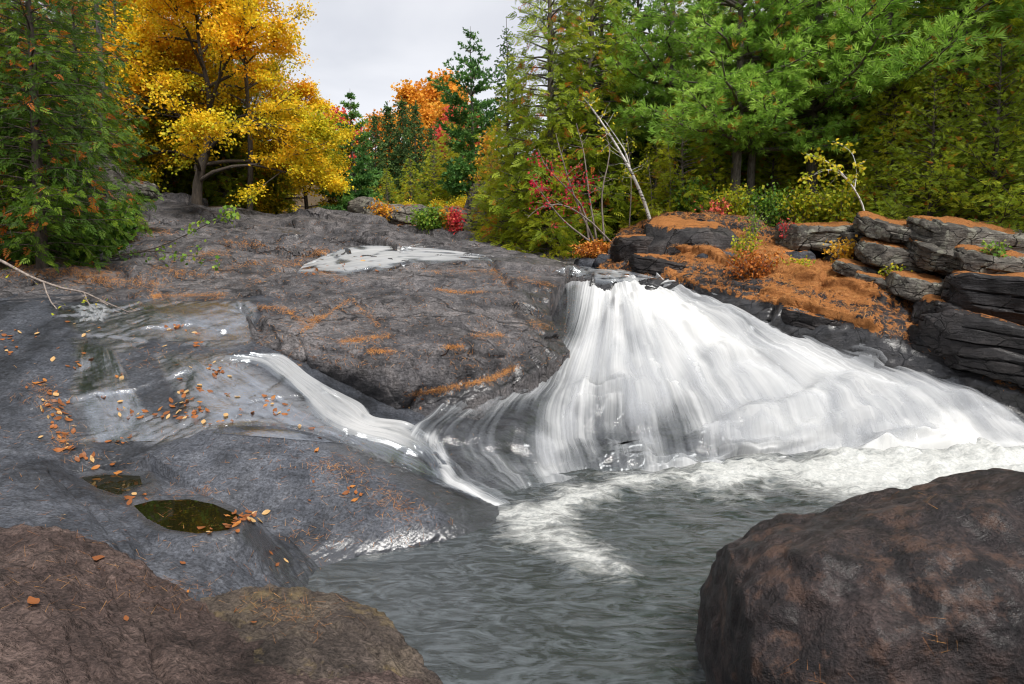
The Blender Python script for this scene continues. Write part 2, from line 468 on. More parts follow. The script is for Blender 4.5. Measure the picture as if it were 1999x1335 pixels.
def slab(name, rows, nu, nv, mat, label, amp=0.05, plate=None, cracks=(), steps=(), wet=(), needle=(), base_wet=0.0,
         flat=None, fine=0.008, skirt=0.9, cat='rock', kind=None, foliation=0.008, frot=0.6, needle_bg=0.0, mods=None, group=None, nscale=0.40):
    nu, nv = int(nu * .74), int(nv * .74)
    X = patch_points(rows, nu, nv)
    N = grid_normals(X)
    d = amp * fbm(X, 0.9, 4, 0.5, 5.1)
    if plate:          # (long side, short side, height) of the joint plates
        d = d + jointed(X, frot, plate[:2], plate[2], seed=len(ROCKS)) + jointed(X, frot + .5, (plate[0] * .31, plate[1] * .27), plate[2] * .28, seed=len(ROCKS) + 20) * smooth(-.1, .3, fbm(X, .6, 2, .5, 55.0))
    c, s_ = math.cos(frot), math.sin(frot)
    R = np.stack([X[..., 0] * c + X[..., 1] * s_, -X[..., 0] * s_ + X[..., 1] * c, X[..., 2]], -1)
    d = d + foliation * fbm(R * np.array([1.0, 9, 3]), 1.2, 4, 0.6, 2.2)
    d = d + fine * fbm(X, 8, 3, 0.6, 1.1)
    qx, qy = proj(X)
    mpp = X[..., 1] / F                      # metres per pixel of the photograph
    wob = 6 * fbm(X, 2.2, 3, 0.5, 31.0)
    for line, width, depth in cracks:
        dist = seg_dist(qx + wob, qy + wob * 0.6, line) * mpp
        d = d - depth * np.exp(-(dist / width) ** 2)
    for line, width, h in steps:            # ledge: above the line the stone stands h higher
        pts = np.asarray(line, float)
        xs = pts[:, 0]
        yl = np.interp(qx + wob, xs, pts[:, 1])
        dd = (yl - (qy + wob * 0.7)) * mpp * 2.0
        inx = smooth(xs[0] - 10, xs[0] + 25, qx) * (1 - smooth(xs[-1] - 25, xs[-1] + 10, qx))
        d = d + h * inx * smooth(0, 0.035, dd) * (1 - smooth(width * .3, width, dd))
    X = X + N * d[..., None]
    if mods is not None: X = mods(X, qx, qy)
    qx, qy = proj(X)
    wn_ = 16 * fbm(X, 2.4, 4, 0.6, 71.0)
    wv = np.full(qx.shape, float(base_wet))
    for poly, soft, val in wet:
        m_ = poly_mask(qx + wn_, qy + wn_ * 0.5, poly, soft)
        wv = wv * (1 - m_) + val * m_
    nd = np.full(qx.shape, float(needle_bg))
    for line, width, val in needle:
        dist = seg_dist(qx + wn_ * .4, qy + wn_ * 0.2, line)
        nd = np.maximum(nd, val * nscale * np.exp(-(dist / width) ** 2))
    nd = nd * (1 - .9 * np.clip(wv - base_wet, 0, 1))
    wv = np.clip(np.maximum(wv, .9 * (1 - smooth(.03, .17, X[..., 2] + .05 * fbm(X, 3, 2, .5, 8.)))), 0, 1)   # splashed band at the water line
    # close the sides downward
    if skirt:
        Xp = np.pad(X, ((1, 1), (1, 1), (0, 0)), 'edge')
        wv = np.pad(wv, 1); nd = np.pad(nd, 1)
        wv[:2] = 0; wv[-2:] = 0; wv[:, :2] = 0; wv[:, -2:] = 0
        Xp[0, :, 2] -= skirt; Xp[-1, :, 2] -= skirt; Xp[1:-1, 0, 2] -= skirt; Xp[1:-1, -1, 2] -= skirt
        X = Xp
    me = mesh_np(name, X, grid_faces(X.shape[0], X.shape[1]), attrs={'wet': wv.ravel(), 'needle': nd.ravel()})
    o = obj(name, me, mat)
    tag(o, label, None if kind == 'structure' else cat, group, kind)
    ROCKS.append(o)
    o['_'] = 0; del o['_']
    return o, X, nd

# puddles: outlines in the photograph laid on level water
PUD1 = [(262, 987), (300, 977), (370, 975), (415, 984), (466, 1006), (446, 1034), (385, 1041), (330, 1033), (288, 1012)]
PUD2 = [(158, 932), (200, 926), (272, 929), (277, 946), (232, 966), (190, 952)]
PZ1, PZ2 = 0.56, 0.57
def pud_world(poly, z): return np.array([PZ(a, b, z)[:2] for a, b in poly])
PW1, PW2 = pud_world(PUD1, PZ1), pud_world(PUD2, PZ2)

def carve(X, pw, z, rim, depth):
    """flatten the stone near a puddle to its water line and sink the basin"""
    qx, qy = X[..., 0], X[..., 1]
    d = seg_dist(qx, qy, pw, True)
    ins = inside(qx, qy, pw)
    sd_ = np.where(ins, -d, d)
    k = 1 - smooth(0.02, rim, sd_)
    tgt = np.where(sd_ < 0, z - depth * smooth(0, 0.10, -sd_) - 0.002, z + 0.035 * smooth(0, 0.12, sd_))
    X[..., 2] = X[..., 2] * (1 - k) + tgt * k
    return X

# --- upper slab under the trees
rows = [
    [(-260, 612, 10.6), (100, 604, 11.0), (300, 597, 11.2), (480, 584, 11.6), (600, 552, 14.4), (750, 545, 15.9), (900, 532, 16.4), (1050, 532, 16.4), (1160, 548, 15.8)],
    [(-260, 560, 12.2), (100, 553, 12.8), (300, 550, 13.2), (480, 545, 14.2), (620, 525, 17.0), (750, 515, 17.8), (900, 509, 18.0), (1000, 512, 18.0), (1150, 527, 17.2)],
    [(-260, 515, 15.0), (100, 510, 15.5), (300, 500, 16.5), (480, 505, 17.0), (640, 492, 19.0), (780, 484, 20.0), (920, 488, 20.0), (1020, 500, 19.5), (1150, 518, 18.6)],
    [(-200, 470, 17.5), (120, 463, 18.0), (300, 450, 19.5), (480, 458, 20.0), (640, 460, 21.5), (780, 464, 22.0), (930, 478, 22.0), (1030, 492, 21.0), (1150, 512, 19.8)],
    [(-150, 430, 20.0), (150, 420, 21.0), (290, 398, 23.0), (400, 406, 23.5), (540, 426, 24.0), (660, 437, 24.5), (760, 452, 24.5), (930, 470, 24.0), (1100, 503, 22.0)],
    [(-150, 436, 24.0), (150, 428, 26.0), (290, 412, 27.0), (400, 418, 28.0), (540, 436, 28.0), (660, 447, 28.0), (760, 458, 28.0), (930, 475, 27.0), (1100, 508, 24.0)],
]
upper, UX, _ = slab('tree_line_slab', rows, 420, 300, M['slab'], 'broad grey brown rock slab sloping up to the tree line, needles in its seams', amp=0.07,
    plate=(3.0, 1.3, 0.30), frot=-0.25,
    cracks=[([(260, 480), (420, 470), (560, 500)], 0.03, 0.10), ([(300, 545), (480, 530), (600, 490)], .03, .08), ([(380, 430), (520, 455), (640, 470)], .03, .09)],
    steps=[([(250, 555), (420, 548), (520, 560)], 1.2, .10), ([(430, 500), (560, 492), (650, 505)], 1.2, .12), ([(560, 452), (640, 462), (720, 472), (800, 470)], 1.5, .16), ([(270, 520), (350, 512), (420, 520)], .8, .08),
           ([(600, 438), (680, 447), (760, 458)], 1.2, .14)],
    wet=[([(590, 540), (600, 515), (660, 482), (740, 475), (960, 500), (970, 520), (900, 530), (700, 545)], 10, .9),
         ([(900, 500), (1000, 505), (1160, 520), (1200, 560), (1060, 560), (960, 530)], 12, .8), ([(110, 600), (300, 588), (480, 588), (480, 620), (100, 640)], 6, .8),
         ([(545, 447), (575, 447), (585, 455), (550, 458)], 4, .9)],
    needle=[([(270, 445), (330, 455)], 10, .55), ([(420, 530), (520, 510), (600, 520)], 6, .62), ([(300, 578), (440, 576)], 6, .8), ([(380, 500), (450, 490)], 6, .6), ([(600, 525), (680, 545)], 5, .8), ([(480, 560), (600, 500), (640, 490)], 5, .62),
            ([(100, 520), (200, 545), (330, 560)], 12, .55), ([(0, 520), (200, 530)], 24, .66)], needle_bg=0.16)

# --- wet slab at the middle left
rows = [
    [(-320, 905, 6.1), (100, 905, 6.55), (250, 900, 6.95), (450, 885, 7.2), (600, 895, 7.3), (730, 935, 7.4), (850, 990, 7.55)],
    [(-320, 800, 7.25), (100, 800, 7.6), (300, 800, 7.9), (480, 800, 8.0), (640, 830, 8.1), (770, 862, 8.25), (890, 915, 8.3)],
    [(-320, 700, 8.5), (100, 710, 8.7), (300, 710, 9.0), (470, 708, 9.15), (600, 742, 9.2), (710, 796, 9.2), (850, 860, 9.0)],
    [(-320, 640, 9.7), (100, 640, 9.85), (300, 640, 10.1), (470, 640, 10.35), (600, 664, 10.5), (760, 725, 10.5), (920, 800, 9.9)],
    [(-320, 590, 10.8), (100, 592, 10.95), (300, 590, 11.1), (480, 582, 11.6), (650, 602, 12.6), (800, 645, 12.0), (960, 710, 11.4)],
    [(-320, 572, 12.0), (100, 572, 12.2), (300, 570, 12.6), (480, 565, 13.8), (650, 582, 14.6), (800, 612, 14.0), (960, 660, 13.4)],
]
def mod_wet(X, qx, qy):
    return carve(X, PW2, PZ2, 0.30, 0.22)
wetslab, WX, _ = slab('wet_slab', rows, 420, 310, M['slab_dark'], 'dark wet slab left of the cascade, shiny with running water and dotted with leaves', amp=0.03, plate=(2.2, .9, 0.03), frot=1.0,
    cracks=[([(150, 640), (180, 700), (150, 800), (200, 860)], 0.10, 0.03), ([(230, 640), (330, 720), (340, 830)], .06, .015), ([(470, 600), (510, 640)], .05, .12)],
    steps=[([(0, 655), (120, 650), (240, 662), (330, 680)], .8, .03), ([(20, 780), (70, 800), (130, 840)], .5, .08), ([(270, 650), (380, 640), (470, 655)], .8, .03)],
    wet=[([(100, 600), (300, 585), (490, 585), (500, 660), (440, 680), (300, 660), (230, 690), (140, 640)], 10, 1.0),
         ([(150, 660), (220, 680), (260, 760), (300, 860), (160, 870), (140, 760)], 10, 1.0),
         ([(300, 690), (440, 690), (640, 800), (800, 860), (860, 960), (700, 930), (560, 840), (420, 840), (300, 870), (260, 800), (360, 800), (300, 720)], 10, 1.0),
         ([(220, 690), (300, 690), (360, 790), (350, 830), (290, 800), (240, 740)], 8, .12), ([(60, 780), (170, 800), (170, 850), (90, 860)], 10, .25)],
    base_wet=0.06, needle=[([(60, 740), (95, 780), (110, 840)], 8, .52), ([(120, 830), (120, 870)], 10, .5)], needle_bg=0.0, mods=mod_wet)

# --- near left slab with the two puddles
rows = [
    [(-420, 1320, 2.7), (100, 1310, 3.05), (350, 1290, 3.45), (520, 1250, 4.2), (650, 1215, 5.0), (770, 1240, 5.3)],
    [(-420, 1100, 3.75), (100, 1100, 4.1), (300, 1120, 4.4), (480, 1115, 4.95), (610, 1140, 5.45), (740, 1180, 5.75)],
    [(-420, 1000, 4.65), (100, 1000, 5.0), (280, 1030, 5.36), (440, 1045, 5.25), (560, 1070, 5.75), (690, 1115, 6.05)],
    [(-420, 920, 5.6), (0, 912, 6.0), (150, 940, 6.1), (300, 960, 6.2), (450, 995, 6.2), (600, 1045, 6.35)],
    [(-420, 855, 6.7), (0, 858, 6.9), (140, 892, 6.8), (280, 925, 6.75), (420, 955, 6.75), (540, 990, 6.8)],
]
def mod_near(X, qx, qy):
    return carve(carve(X, PW1, PZ1, 0.30, 0.20), PW2, PZ2, 0.30, 0.22)
nearslab, NX, _ = slab('puddle_shelf', rows, 340, 340, M['slab_smooth'], 'smooth grey rock shelf holding two small puddles, front left', amp=0.02, plate=None, foliation=0.012, frot=-0.75,
    cracks=[([(40, 860), (60, 800)], .08, .1), ([(230, 990), (300, 1060), (420, 1110)], .02, .02), ([(100, 920), (190, 1000), (250, 1080)], .02, .03), ([(430, 1060), (500, 1120)], .03, .03), ([(250, 1085), (300, 1075)], .04, .05)],
    wet=[([(460, 1020), (500, 1030), (570, 1080), (600, 1180), (560, 1200), (520, 1090), (470, 1050)], 8, 1.0), ([(230, 970), (480, 970), (500, 1040), (380, 1052), (290, 1035)], 8, .7),
         ([(100, 860), (300, 860), (300, 980), (200, 975)], 10, .9), ([(560, 1130), (680, 1130), (680, 1260), (560, 1200)], 10, 1)], base_wet=0.06, mods=mod_near)

# --- smooth dome beside the pool
rows = [
    [(600, 1180, 5.3), (680, 1136, 5.7), (780, 1112, 5.95), (870, 1094, 6.15), (950, 1058, 6.55), (1022, 1022, 7.0)],
    [(585, 1125, 5.62), (675, 1092, 5.92), (775, 1072, 6.14), (862, 1054, 6.36), (940, 1034, 6.68), (1016, 1014, 7.08)],
    [(540, 1060, 5.95), (650, 1040, 6.15), (755, 1026, 6.3), (850, 1020, 6.5), (930, 1014, 6.78), (1010, 1008, 7.14)],
    [(460, 1000, 6.25), (580, 970, 6.5), (700, 966, 6.6), (800, 972, 6.7), (900, 985, 6.9), (1000, 1001, 7.2)],
    [(340, 920, 6.7), (460, 880, 7.0), (580, 878, 7.1), (700, 908, 7.1), (830, 946, 7.1), (960, 984, 7.3)],
    [(286, 884, 7.05), (400, 840, 7.5), (520, 829, 7.6), (640, 856, 7.55), (780, 914, 7.5), (930, 973, 7.45)],
    [(286, 905, 7.4), (400, 872, 7.95), (520, 862, 8.05), (640, 890, 7.95), (780, 948, 7.8), (930, 996, 7.65)],
]
def mod_dome(X, qx, qy):
    return carve(carve(X, PW1, PZ1, 0.16, 0.2), PW2, PZ2, 0.14, 0.22)
dome, DX, _ = slab('domed_rock', rows, 400, 300, M['slab_smooth'], 'smooth rounded grey rock dome sloping into the pool beside the puddles', amp=0.02, plate=None, foliation=0.008, fine=.004, frot=0.9, base_wet=0.05,
    cracks=[([(370, 850), (400, 900), (380, 960)], .09, .02), ([(450, 960), (540, 925), (600, 930)], .03, .006), ([(700, 1085), (800, 1075), (860, 1055)], .03, .03), ([(540, 860), (600, 900), (680, 980)], .05, .006)],
    wet=[([(640, 850), (800, 910), (1040, 990), (1030, 1040), (900, 1080), (860, 1050), (880, 1010), (760, 930), (620, 870)], 9, 1.0),
         ([(560, 1110), (620, 1080), (700, 1092), (870, 1062), (960, 1030), (1040, 1010), (1040, 1080), (860, 1110), (640, 1200)], 7, 1.0), ([(560, 1060), (620, 1080), (640, 1200), (560, 1180)], 9, 1.0)],
    needle=[([(600, 905), (640, 925), (720, 930)], 14, .40), ([(740, 960), (800, 1010)], 12, .36)])

# --- big central slab
rows = [
    [(470, 730, 9.6), (580, 780, 9.7), (700, 812, 9.65), (800, 828, 9.5), (900, 792, 9.55), (1000, 750, 10.3), (1110, 690, 11.7)],
    [(484, 694, 9.85), (580, 738, 9.8), (700, 776, 9.72), (800, 796, 9.6), (892, 760, 9.72), (994, 718, 10.4), (1095, 664, 12.0)],
    [(492, 664, 9.95), (585, 690, 9.65), (700, 722, 9.5), (800, 742, 9.5), (900, 716, 9.85), (996, 686, 10.5), (1088, 645, 12.1)],
    [(490, 640, 10.2), (590, 656, 10.0), (700, 674, 9.85), (800, 684, 9.85), (900, 668, 10.2), (985, 662, 10.75), (1080, 628, 12.3)],
    [(480, 616, 11.0), (590, 622, 11.0), (700, 642, 10.8), (800, 652, 10.75), (900, 647, 10.95), (985, 646, 11.4), (1072, 610, 12.8)],
    [(470, 590, 12.0), (590, 582, 12.3), (700, 587, 12.3), (800, 592, 12.3), (900, 592, 12.4), (1000, 587, 12.8), (1072, 580, 13.5)],
    [(465, 571, 13.2), (580, 548, 14.0), (700, 547, 14.2), (800, 550, 14.2), (900, 550, 14.3), (1000, 546, 14.5), (1100, 552, 14.8)],
    [(470, 562, 15.0), (580, 535, 16.0), (700, 528, 16.4), (800, 523, 16.6), (900, 517, 16.6), (1000, 517, 16.5), (1110, 532, 16.0)],
    [(470, 575, 15.8), (580, 556, 16.6), (700, 545, 17.0), (800, 540, 17.1), (900, 535, 17.1), (1000, 535, 17.0), (1110, 552, 16.6)],
]
central, CX, _ = slab('tilted_slab', rows, 430, 350, M['slab'], 'big tilted rock slab with orange needle seams and a rounded dark front, middle of the falls', amp=0.03, plate=(2.3, .9, 0.12), frot=-0.45, foliation=0.014,
    cracks=[([(470, 596), (490, 615), (510, 640)], .07, .2), ([(564, 622), (600, 626), (632, 618), (683, 584)], .025, .05), ([(686, 584), (715, 612), (742, 638)], .022, .05), ([(588, 648), (640, 612)], .02, .03),
            ([(862, 632), (924, 640), (985, 652)], .05, .12), ([(801, 637), (845, 634)], .03, .06), ([(735, 592), (765, 618)], .02, .05), ([(955, 515), (985, 545), (1000, 562)], .06, .14), ([(820, 540), (870, 546)], .03, .06),
            ([(530, 560), (570, 600)], .02, .04), ([(575, 560), (620, 575)], .03, .05), ([(1040, 640), (1060, 660), (1100, 655)], .05, .1), ([(560, 660), (640, 690), (700, 700)], .04, .07), ([(690, 690), (760, 672), (800, 690)], .04, .06), ([(830, 700), (900, 690), (980, 700)], .04, .07)],
    steps=[([(470, 592), (560, 590), (640, 600)], .6, .05), ([(720, 605), (800, 612), (880, 605)], .8, .05), ([(780, 560), (900, 566), (990, 560)], 1, .06), ([(1000, 600), (1060, 590), (1100, 600)], .6, .06)],
    wet=[([(470, 680), (560, 700), (700, 740), (790, 770), (900, 740), (1010, 700), (1090, 640), (1120, 560), (1160, 540), (1160, 720), (1000, 800), (800, 840), (460, 760)], 14, .75),
         ([(1020, 570), (1060, 560), (1160, 560), (1160, 680), (1060, 690), (1030, 640)], 10, .9), ([(590, 700), (700, 770), (800, 800), (800, 830), (640, 800)], 12, .95)],
    needle=[([(665, 665), (712, 662), (762, 654)], 7, .95), ([(848, 564), (900, 571), (945, 569)], 4, .95), ([(600, 626), (632, 618), (683, 584)], 3.5, .9), ([(686, 584), (742, 638)], 2.5, .75), ([(902, 752), (960, 738), (1004, 716)], 4, 1.0),
            ([(720, 684), (765, 686)], 4, .85), ([(870, 678), (905, 676)], 4, .85), ([(925, 655), (985, 655)], 5, .85), ([(960, 525), (998, 560)], 5, .7), ([(500, 598), (560, 606), (600, 640)], 4, .75), ([(588, 648), (625, 622)], 3, .75), ([(1010, 540), (1080, 560)], 4, .6), ([(1040, 625), (1060, 640)], 5, .7), ([(820, 530), (960, 530)], 5, .55),
            ([(800, 770), (860, 760), (900, 752)], 4, .9)], needle_bg=0.08)

# --- bed of the falls: guide lines from the crest to the foot
GUIDE = [
    [(985, 572, 15.4), (990, 655, 12.7), (915, 735, 10.6), (835, 780, 9.8), (765, 850, 8.85), (770, 905, 8.2), (850, 965, 7.6), (955, 1022, 7.0)],
    [(1040, 575, 14.9), (1045, 650, 12.7), (980, 735, 10.7), (895, 790, 9.6), (832, 850, 8.8), (838, 900, 8.2), (905, 955, 7.7), (1000, 1005, 7.2)],
    [(1100, 556, 15.0), (1092, 650, 12.7), (1020, 740, 10.9), (948, 800, 9.8), (900, 850, 9.0), (915, 900, 8.45), (980, 950, 7.95), (1065, 985, 7.55)],
    [(1150, 545, 15.2), (1130, 640, 13.0), (1088, 740, 11.2), (1058, 800, 10.15), (1055, 858, 9.3), (1066, 900, 8.8), (1086, 940, 8.35), (1112, 965, 8.0)],
    [(1190, 538, 15.4), (1190, 640, 13.1), (1180, 740, 11.4), (1180, 800, 10.45), (1188, 850, 9.7), (1200, 892, 9.15), (1210, 920, 8.85), (1222, 945, 8.45)],
    [(1220, 535, 15.4), (1250, 630, 13.2), (1290, 720, 11.65), (1320, 790, 10.65), (1340, 840, 9.95), (1352, 880, 9.4), (1362, 905, 9.15), (1372, 926, 8.8)],
    [(1246, 535, 15.3), (1322, 612, 13.4), (1402, 692, 12.0), (1470, 762, 11.0), (1512, 822, 10.2), (1532, 862, 9.7), (1542, 890, 9.45), (1552, 910, 9.15)],
    [(1268, 538, 15.2), (1375, 602, 13.4), (1485, 662, 12.2), (1585, 722, 11.4), (1662, 782, 10.7), (1702, 832, 10.1), (1722, 868, 9.75), (1742, 895, 9.4)],
    [(1285, 542, 15.0), (1410, 597, 13.5), (1540, 647, 12.4), (1668, 697, 11.6), (1785, 752, 10.9), (1852, 802, 10.4), (1892, 848, 10.0), (1932, 880, 9.65)],
    [(1300, 546, 14.8), (1430, 592, 13.5), (1572, 634, 12.5), (1730, 684, 11.6), (1868, 742, 10.9), (1968, 795, 10.35), (2030, 838, 10.0), (2080, 876, 9.7)],
]
def falls_grid(nu, nv):
    g_ = np.array([[P(*c) for c in ln] for ln in GUIDE])       # lines x levels
    a = catmull(g_, np.linspace(0, 1, nu))                      # nu x levels
    return catmull(np.swapaxes(a, 0, 1), np.linspace(0, 1, nv))  # nv x nu
FX = falls_grid(300, 200)
FN = grid_normals(FX)
UU, VV = np.meshgrid(np.linspace(0, 1, 300), np.linspace(0, 1, 200))
FX[..., 2] -= .16 * smooth(.95, 1, VV) + .3 * (1 - smooth(0, .07, UU))
fpos = np.stack([UU * 12, VV * 5, UU * 0], -1)
ledge = 0.03 * plates(np.stack([UU * 4, VV * 5, UU * 0], -1), 1.1, 5, 0.4, 3.3) + 0.08 * fbm(FX, 1.3, 4, .55, 8.8)
edge = np.minimum(smooth(0.03, .16, UU), smooth(0, .04, 1 - UU))
# the water slides over these hidden steps
bil = 0.22 * np.exp(-((VV - .16) / .09) ** 2) * np.exp(-((UU - .52) / .22) ** 2) + 0.12 * np.exp(-((VV - .40) / .08) ** 2) * np.exp(-((UU - .40) / .12) ** 2) + 0.14 * np.exp(-((VV - .62) / .10) ** 2) * np.exp(-((UU - .68) / .14) ** 2)
bil = bil + 0.30 * np.maximum(0, fbm(np.stack([UU * 8, VV * 6, UU * 0], -1), 1.0, 3, .5, 6.6)) * smooth(.22, .40, UU)
FBASE = FX + FN * (bil * edge)[..., None] + FN * ((ledge - 0.05) * (0.35 + 0.65 * edge))[..., None]
bed = FBASE - FN * (0.05 + 0.05 * np.abs(fbm(FX, 3, 3, .5, 4.4)))[..., None]
bed[..., 2] -= .22 * smooth(.84, 1, VV)
bedp = np.pad(bed[::2, ::2], ((1, 1), (1, 1), (0, 0)), 'edge')
for sl in ((0, slice(None)), (-1, slice(None)), (slice(1, -1), 0), (slice(1, -1), -1)): bedp[sl + (2,)] -= 0.7
bo = obj('falls_bed', mesh_np('falls_bed', bedp, grid_faces(*bedp.shape[:2]), attrs={'wet': np.full(bedp[..., 0].size, .95), 'needle': np.zeros(bedp[..., 0].size)}), M['bed'])
tag(bo, 'dark wet bedrock ramp underneath the main cascade', 'rock')
ROCKS.append(bo)

# --- right bank, strewn with needles
rows = [
    [(1150, 610, 14.6), (1270, 630, 14.4), (1400, 680, 13.4), (1560, 735, 12.4), (1720, 800, 11.5), (1860, 870, 10.8), (2020, 940, 10.1)],
    [(1155, 555, 15.0), (1295, 560, 14.5), (1425, 595, 13.3), (1575, 632, 12.4), (1735, 684, 11.5), (1880, 742, 10.8), (2060, 815, 10.1)],
    [(1180, 510, 16.4), (1310, 515, 15.3), (1430, 535, 14.3), (1570, 565, 13.3), (1710, 605, 12.4), (1860, 660, 11.6), (2060, 720, 10.8)],
    [(1200, 480, 17.4), (1310, 480, 16.0), (1430, 495, 15.2), (1570, 525, 14.2), (1700, 555, 13.2), (1840, 585, 12.3), (2060, 620, 11.4)],
    [(1215, 462, 18.0), (1310, 448, 16.8), (1430, 458, 16.2), (1570, 490, 15.4), (1700, 505, 14.2), (1840, 515, 13.2), (2060, 530, 12.2)],
    [(1220, 458, 18.8), (1300, 428, 17.6), (1420, 438, 17.2), (1560, 455, 16.6), (1700, 468, 15.4), (1840, 450, 14.2), (2080, 470, 13.2)],
    [(1220, 470, 20.5), (1300, 450, 19.4), (1420, 450, 19.2), (1560, 462, 18.6), (1700, 470, 17.4), (1840, 455, 16.2), (2100, 470, 15.0)],
]
CAVE = [(1546, 486), (1640, 484), (1648, 505), (1610, 522), (1560, 512)]
def mod_bank(X, qx, qy):
    m = poly_mask(qx, qy, CAVE, 6)
    X[..., 2] -= .55 * m; X[..., 1] += .5 * m
    return X
bank, BX, BND = slab('bank_slab', rows, 420, 320, M['bank'], 'sloping rock bank right of the falls under a thick drift of orange pine needles', amp=0.10, plate=(2.8, .9, 0.24), frot=-0.55, foliation=0.03, base_wet=0.0,
    steps=[([(1290, 545), (1380, 570), (1450, 585)], .5, .12), ([(1480, 600), (1600, 625), (1720, 665)], .6, .14), ([(1540, 560), (1640, 585), (1760, 630)], .6, .14), ([(1300, 500), (1380, 515), (1430, 535)], .5, .16)],
    wet=[([(1150, 536), (1290, 548), (1440, 580), (1560, 606), (1740, 662), (1900, 728), (2060, 796), (2060, 900), (1150, 640)], 10, 1.0)],
    needle=[([(1310, 470), (1500, 500)], 60, .72), ([(1420, 480), (1680, 560)], 60, .74), ([(1500, 570), (1700, 640)], 34, .68), ([(1650, 640), (1990, 770)], 12, .75), ([(1350, 560), (1560, 600), (1700, 660)], 9, .7), ([(1560, 635), (1700, 690), (1850, 750)], 6, .7), ([(1750, 450), (1990, 480)], 40, .75), ([(1240, 480), (1330, 545)], 24, .6), ([(1780, 560), (1830, 620)], 20, .6)], needle_bg=0.46, nscale=1.05, mods=mod_bank)

# --- foreground rocks, left
rows = [
    [(-500, 2300, 1.15), (0, 2300, 1.2), (400, 2300, 1.25), (700, 2200, 1.6), (980, 1900, 2.2)],
    [(-500, 1500, 1.75), (0, 1500, 1.85), (300, 1480, 2.0), (560, 1440, 2.4), (890, 1400, 2.9)],
    [(-500, 1250, 2.35), (0, 1240, 2.45), (240, 1260, 2.6), (460, 1300, 2.85), (760, 1300, 3.25)],
    [(-500, 1110, 3.0), (0, 1110, 3.15), (150, 1130, 3.2), (300, 1190, 3.25), (560, 1240, 3.5)],
    [(-500, 1028, 3.75), (0, 1030, 3.75), (120, 1036, 3.8), (240, 1080, 3.75), (400, 1180, 3.7)],
    [(-500, 1050, 4.1), (0, 1052, 4.1), (120, 1060, 4.1), (235, 1110, 4.0), (390, 1210, 3.9)],
]
fore, FOX, _ = slab('brown_rock', rows, 330, 330, M['slab_brown'], 'broad reddish brown rock in the bottom left corner, nearest the viewer', amp=0.03, plate=None, foliation=0.016, fine=0.022, frot=-0.7, skirt=0.8,
    cracks=[([(190, 1080), (230, 1150), (300, 1240), (330, 1330)], .02, .05), ([(0, 1200), (120, 1240), (200, 1330)], .012, .015)])
rows = [
    [(300, 1500, 2.35), (520, 1480, 2.5), (700, 1470, 2.65), (900, 1440, 3.1)],
    [(330, 1340, 2.75), (520, 1320, 2.9), (700, 1320, 3.05), (872, 1345, 3.2)],
    [(360, 1240, 3.2), (500, 1215, 3.45), (640, 1225, 3.5), (790, 1265, 3.5)],
    [(390, 1180, 3.65), (495, 1152, 3.95), (615, 1168, 4.0), (745, 1222, 3.85)],
    [(400, 1200, 4.0), (490, 1170, 4.25), (620, 1190, 4.25), (770, 1250, 4.05)],
    [(400, 1270, 4.15), (490, 1250, 4.4), (640, 1270, 4.45), (800, 1330, 4.2)],
]
lx, LX, _ = slab('pitted_ledge', rows, 260, 240, M['ledge'], 'low tan and dark pitted rock ledge at the pool edge, bottom of the photo', amp=0.045, plate=(.5, .3, 0.03), foliation=0.016, fine=0.018, frot=-0.7, skirt=0.9)
# ------------------------------------------------------------------ rounded boulders and bedded blocks
def cube_sphere(n):
    """unit cube surface grid projected later; returns verts, quads (welded)"""
    lin = np.linspace(-1, 1, n + 1)
    vs, fs, key = [], [], {}
    a, b = np.meshgrid(lin, lin)
    a, b = a.ravel(), b.ravel(); o = np.ones_like(a)
    faces = [np.stack(s, -1) for s in ((a, b, o), (b, a, -o), (o, a, b), (-o, b, a), (b, o, a), (a, -o, b))]
    V = np.concatenate(faces)
    q = grid_faces(n + 1, n + 1)
    Q = np.concatenate([q + k * (n + 1) ** 2 for k in range(6)])
    k_ = np.round(V * 5000).astype(np.int64)
    _, idx, inv = np.unique(k_, axis=0, return_index=True, return_inverse=True)
    return V[idx], inv.reshape(-1)[Q]

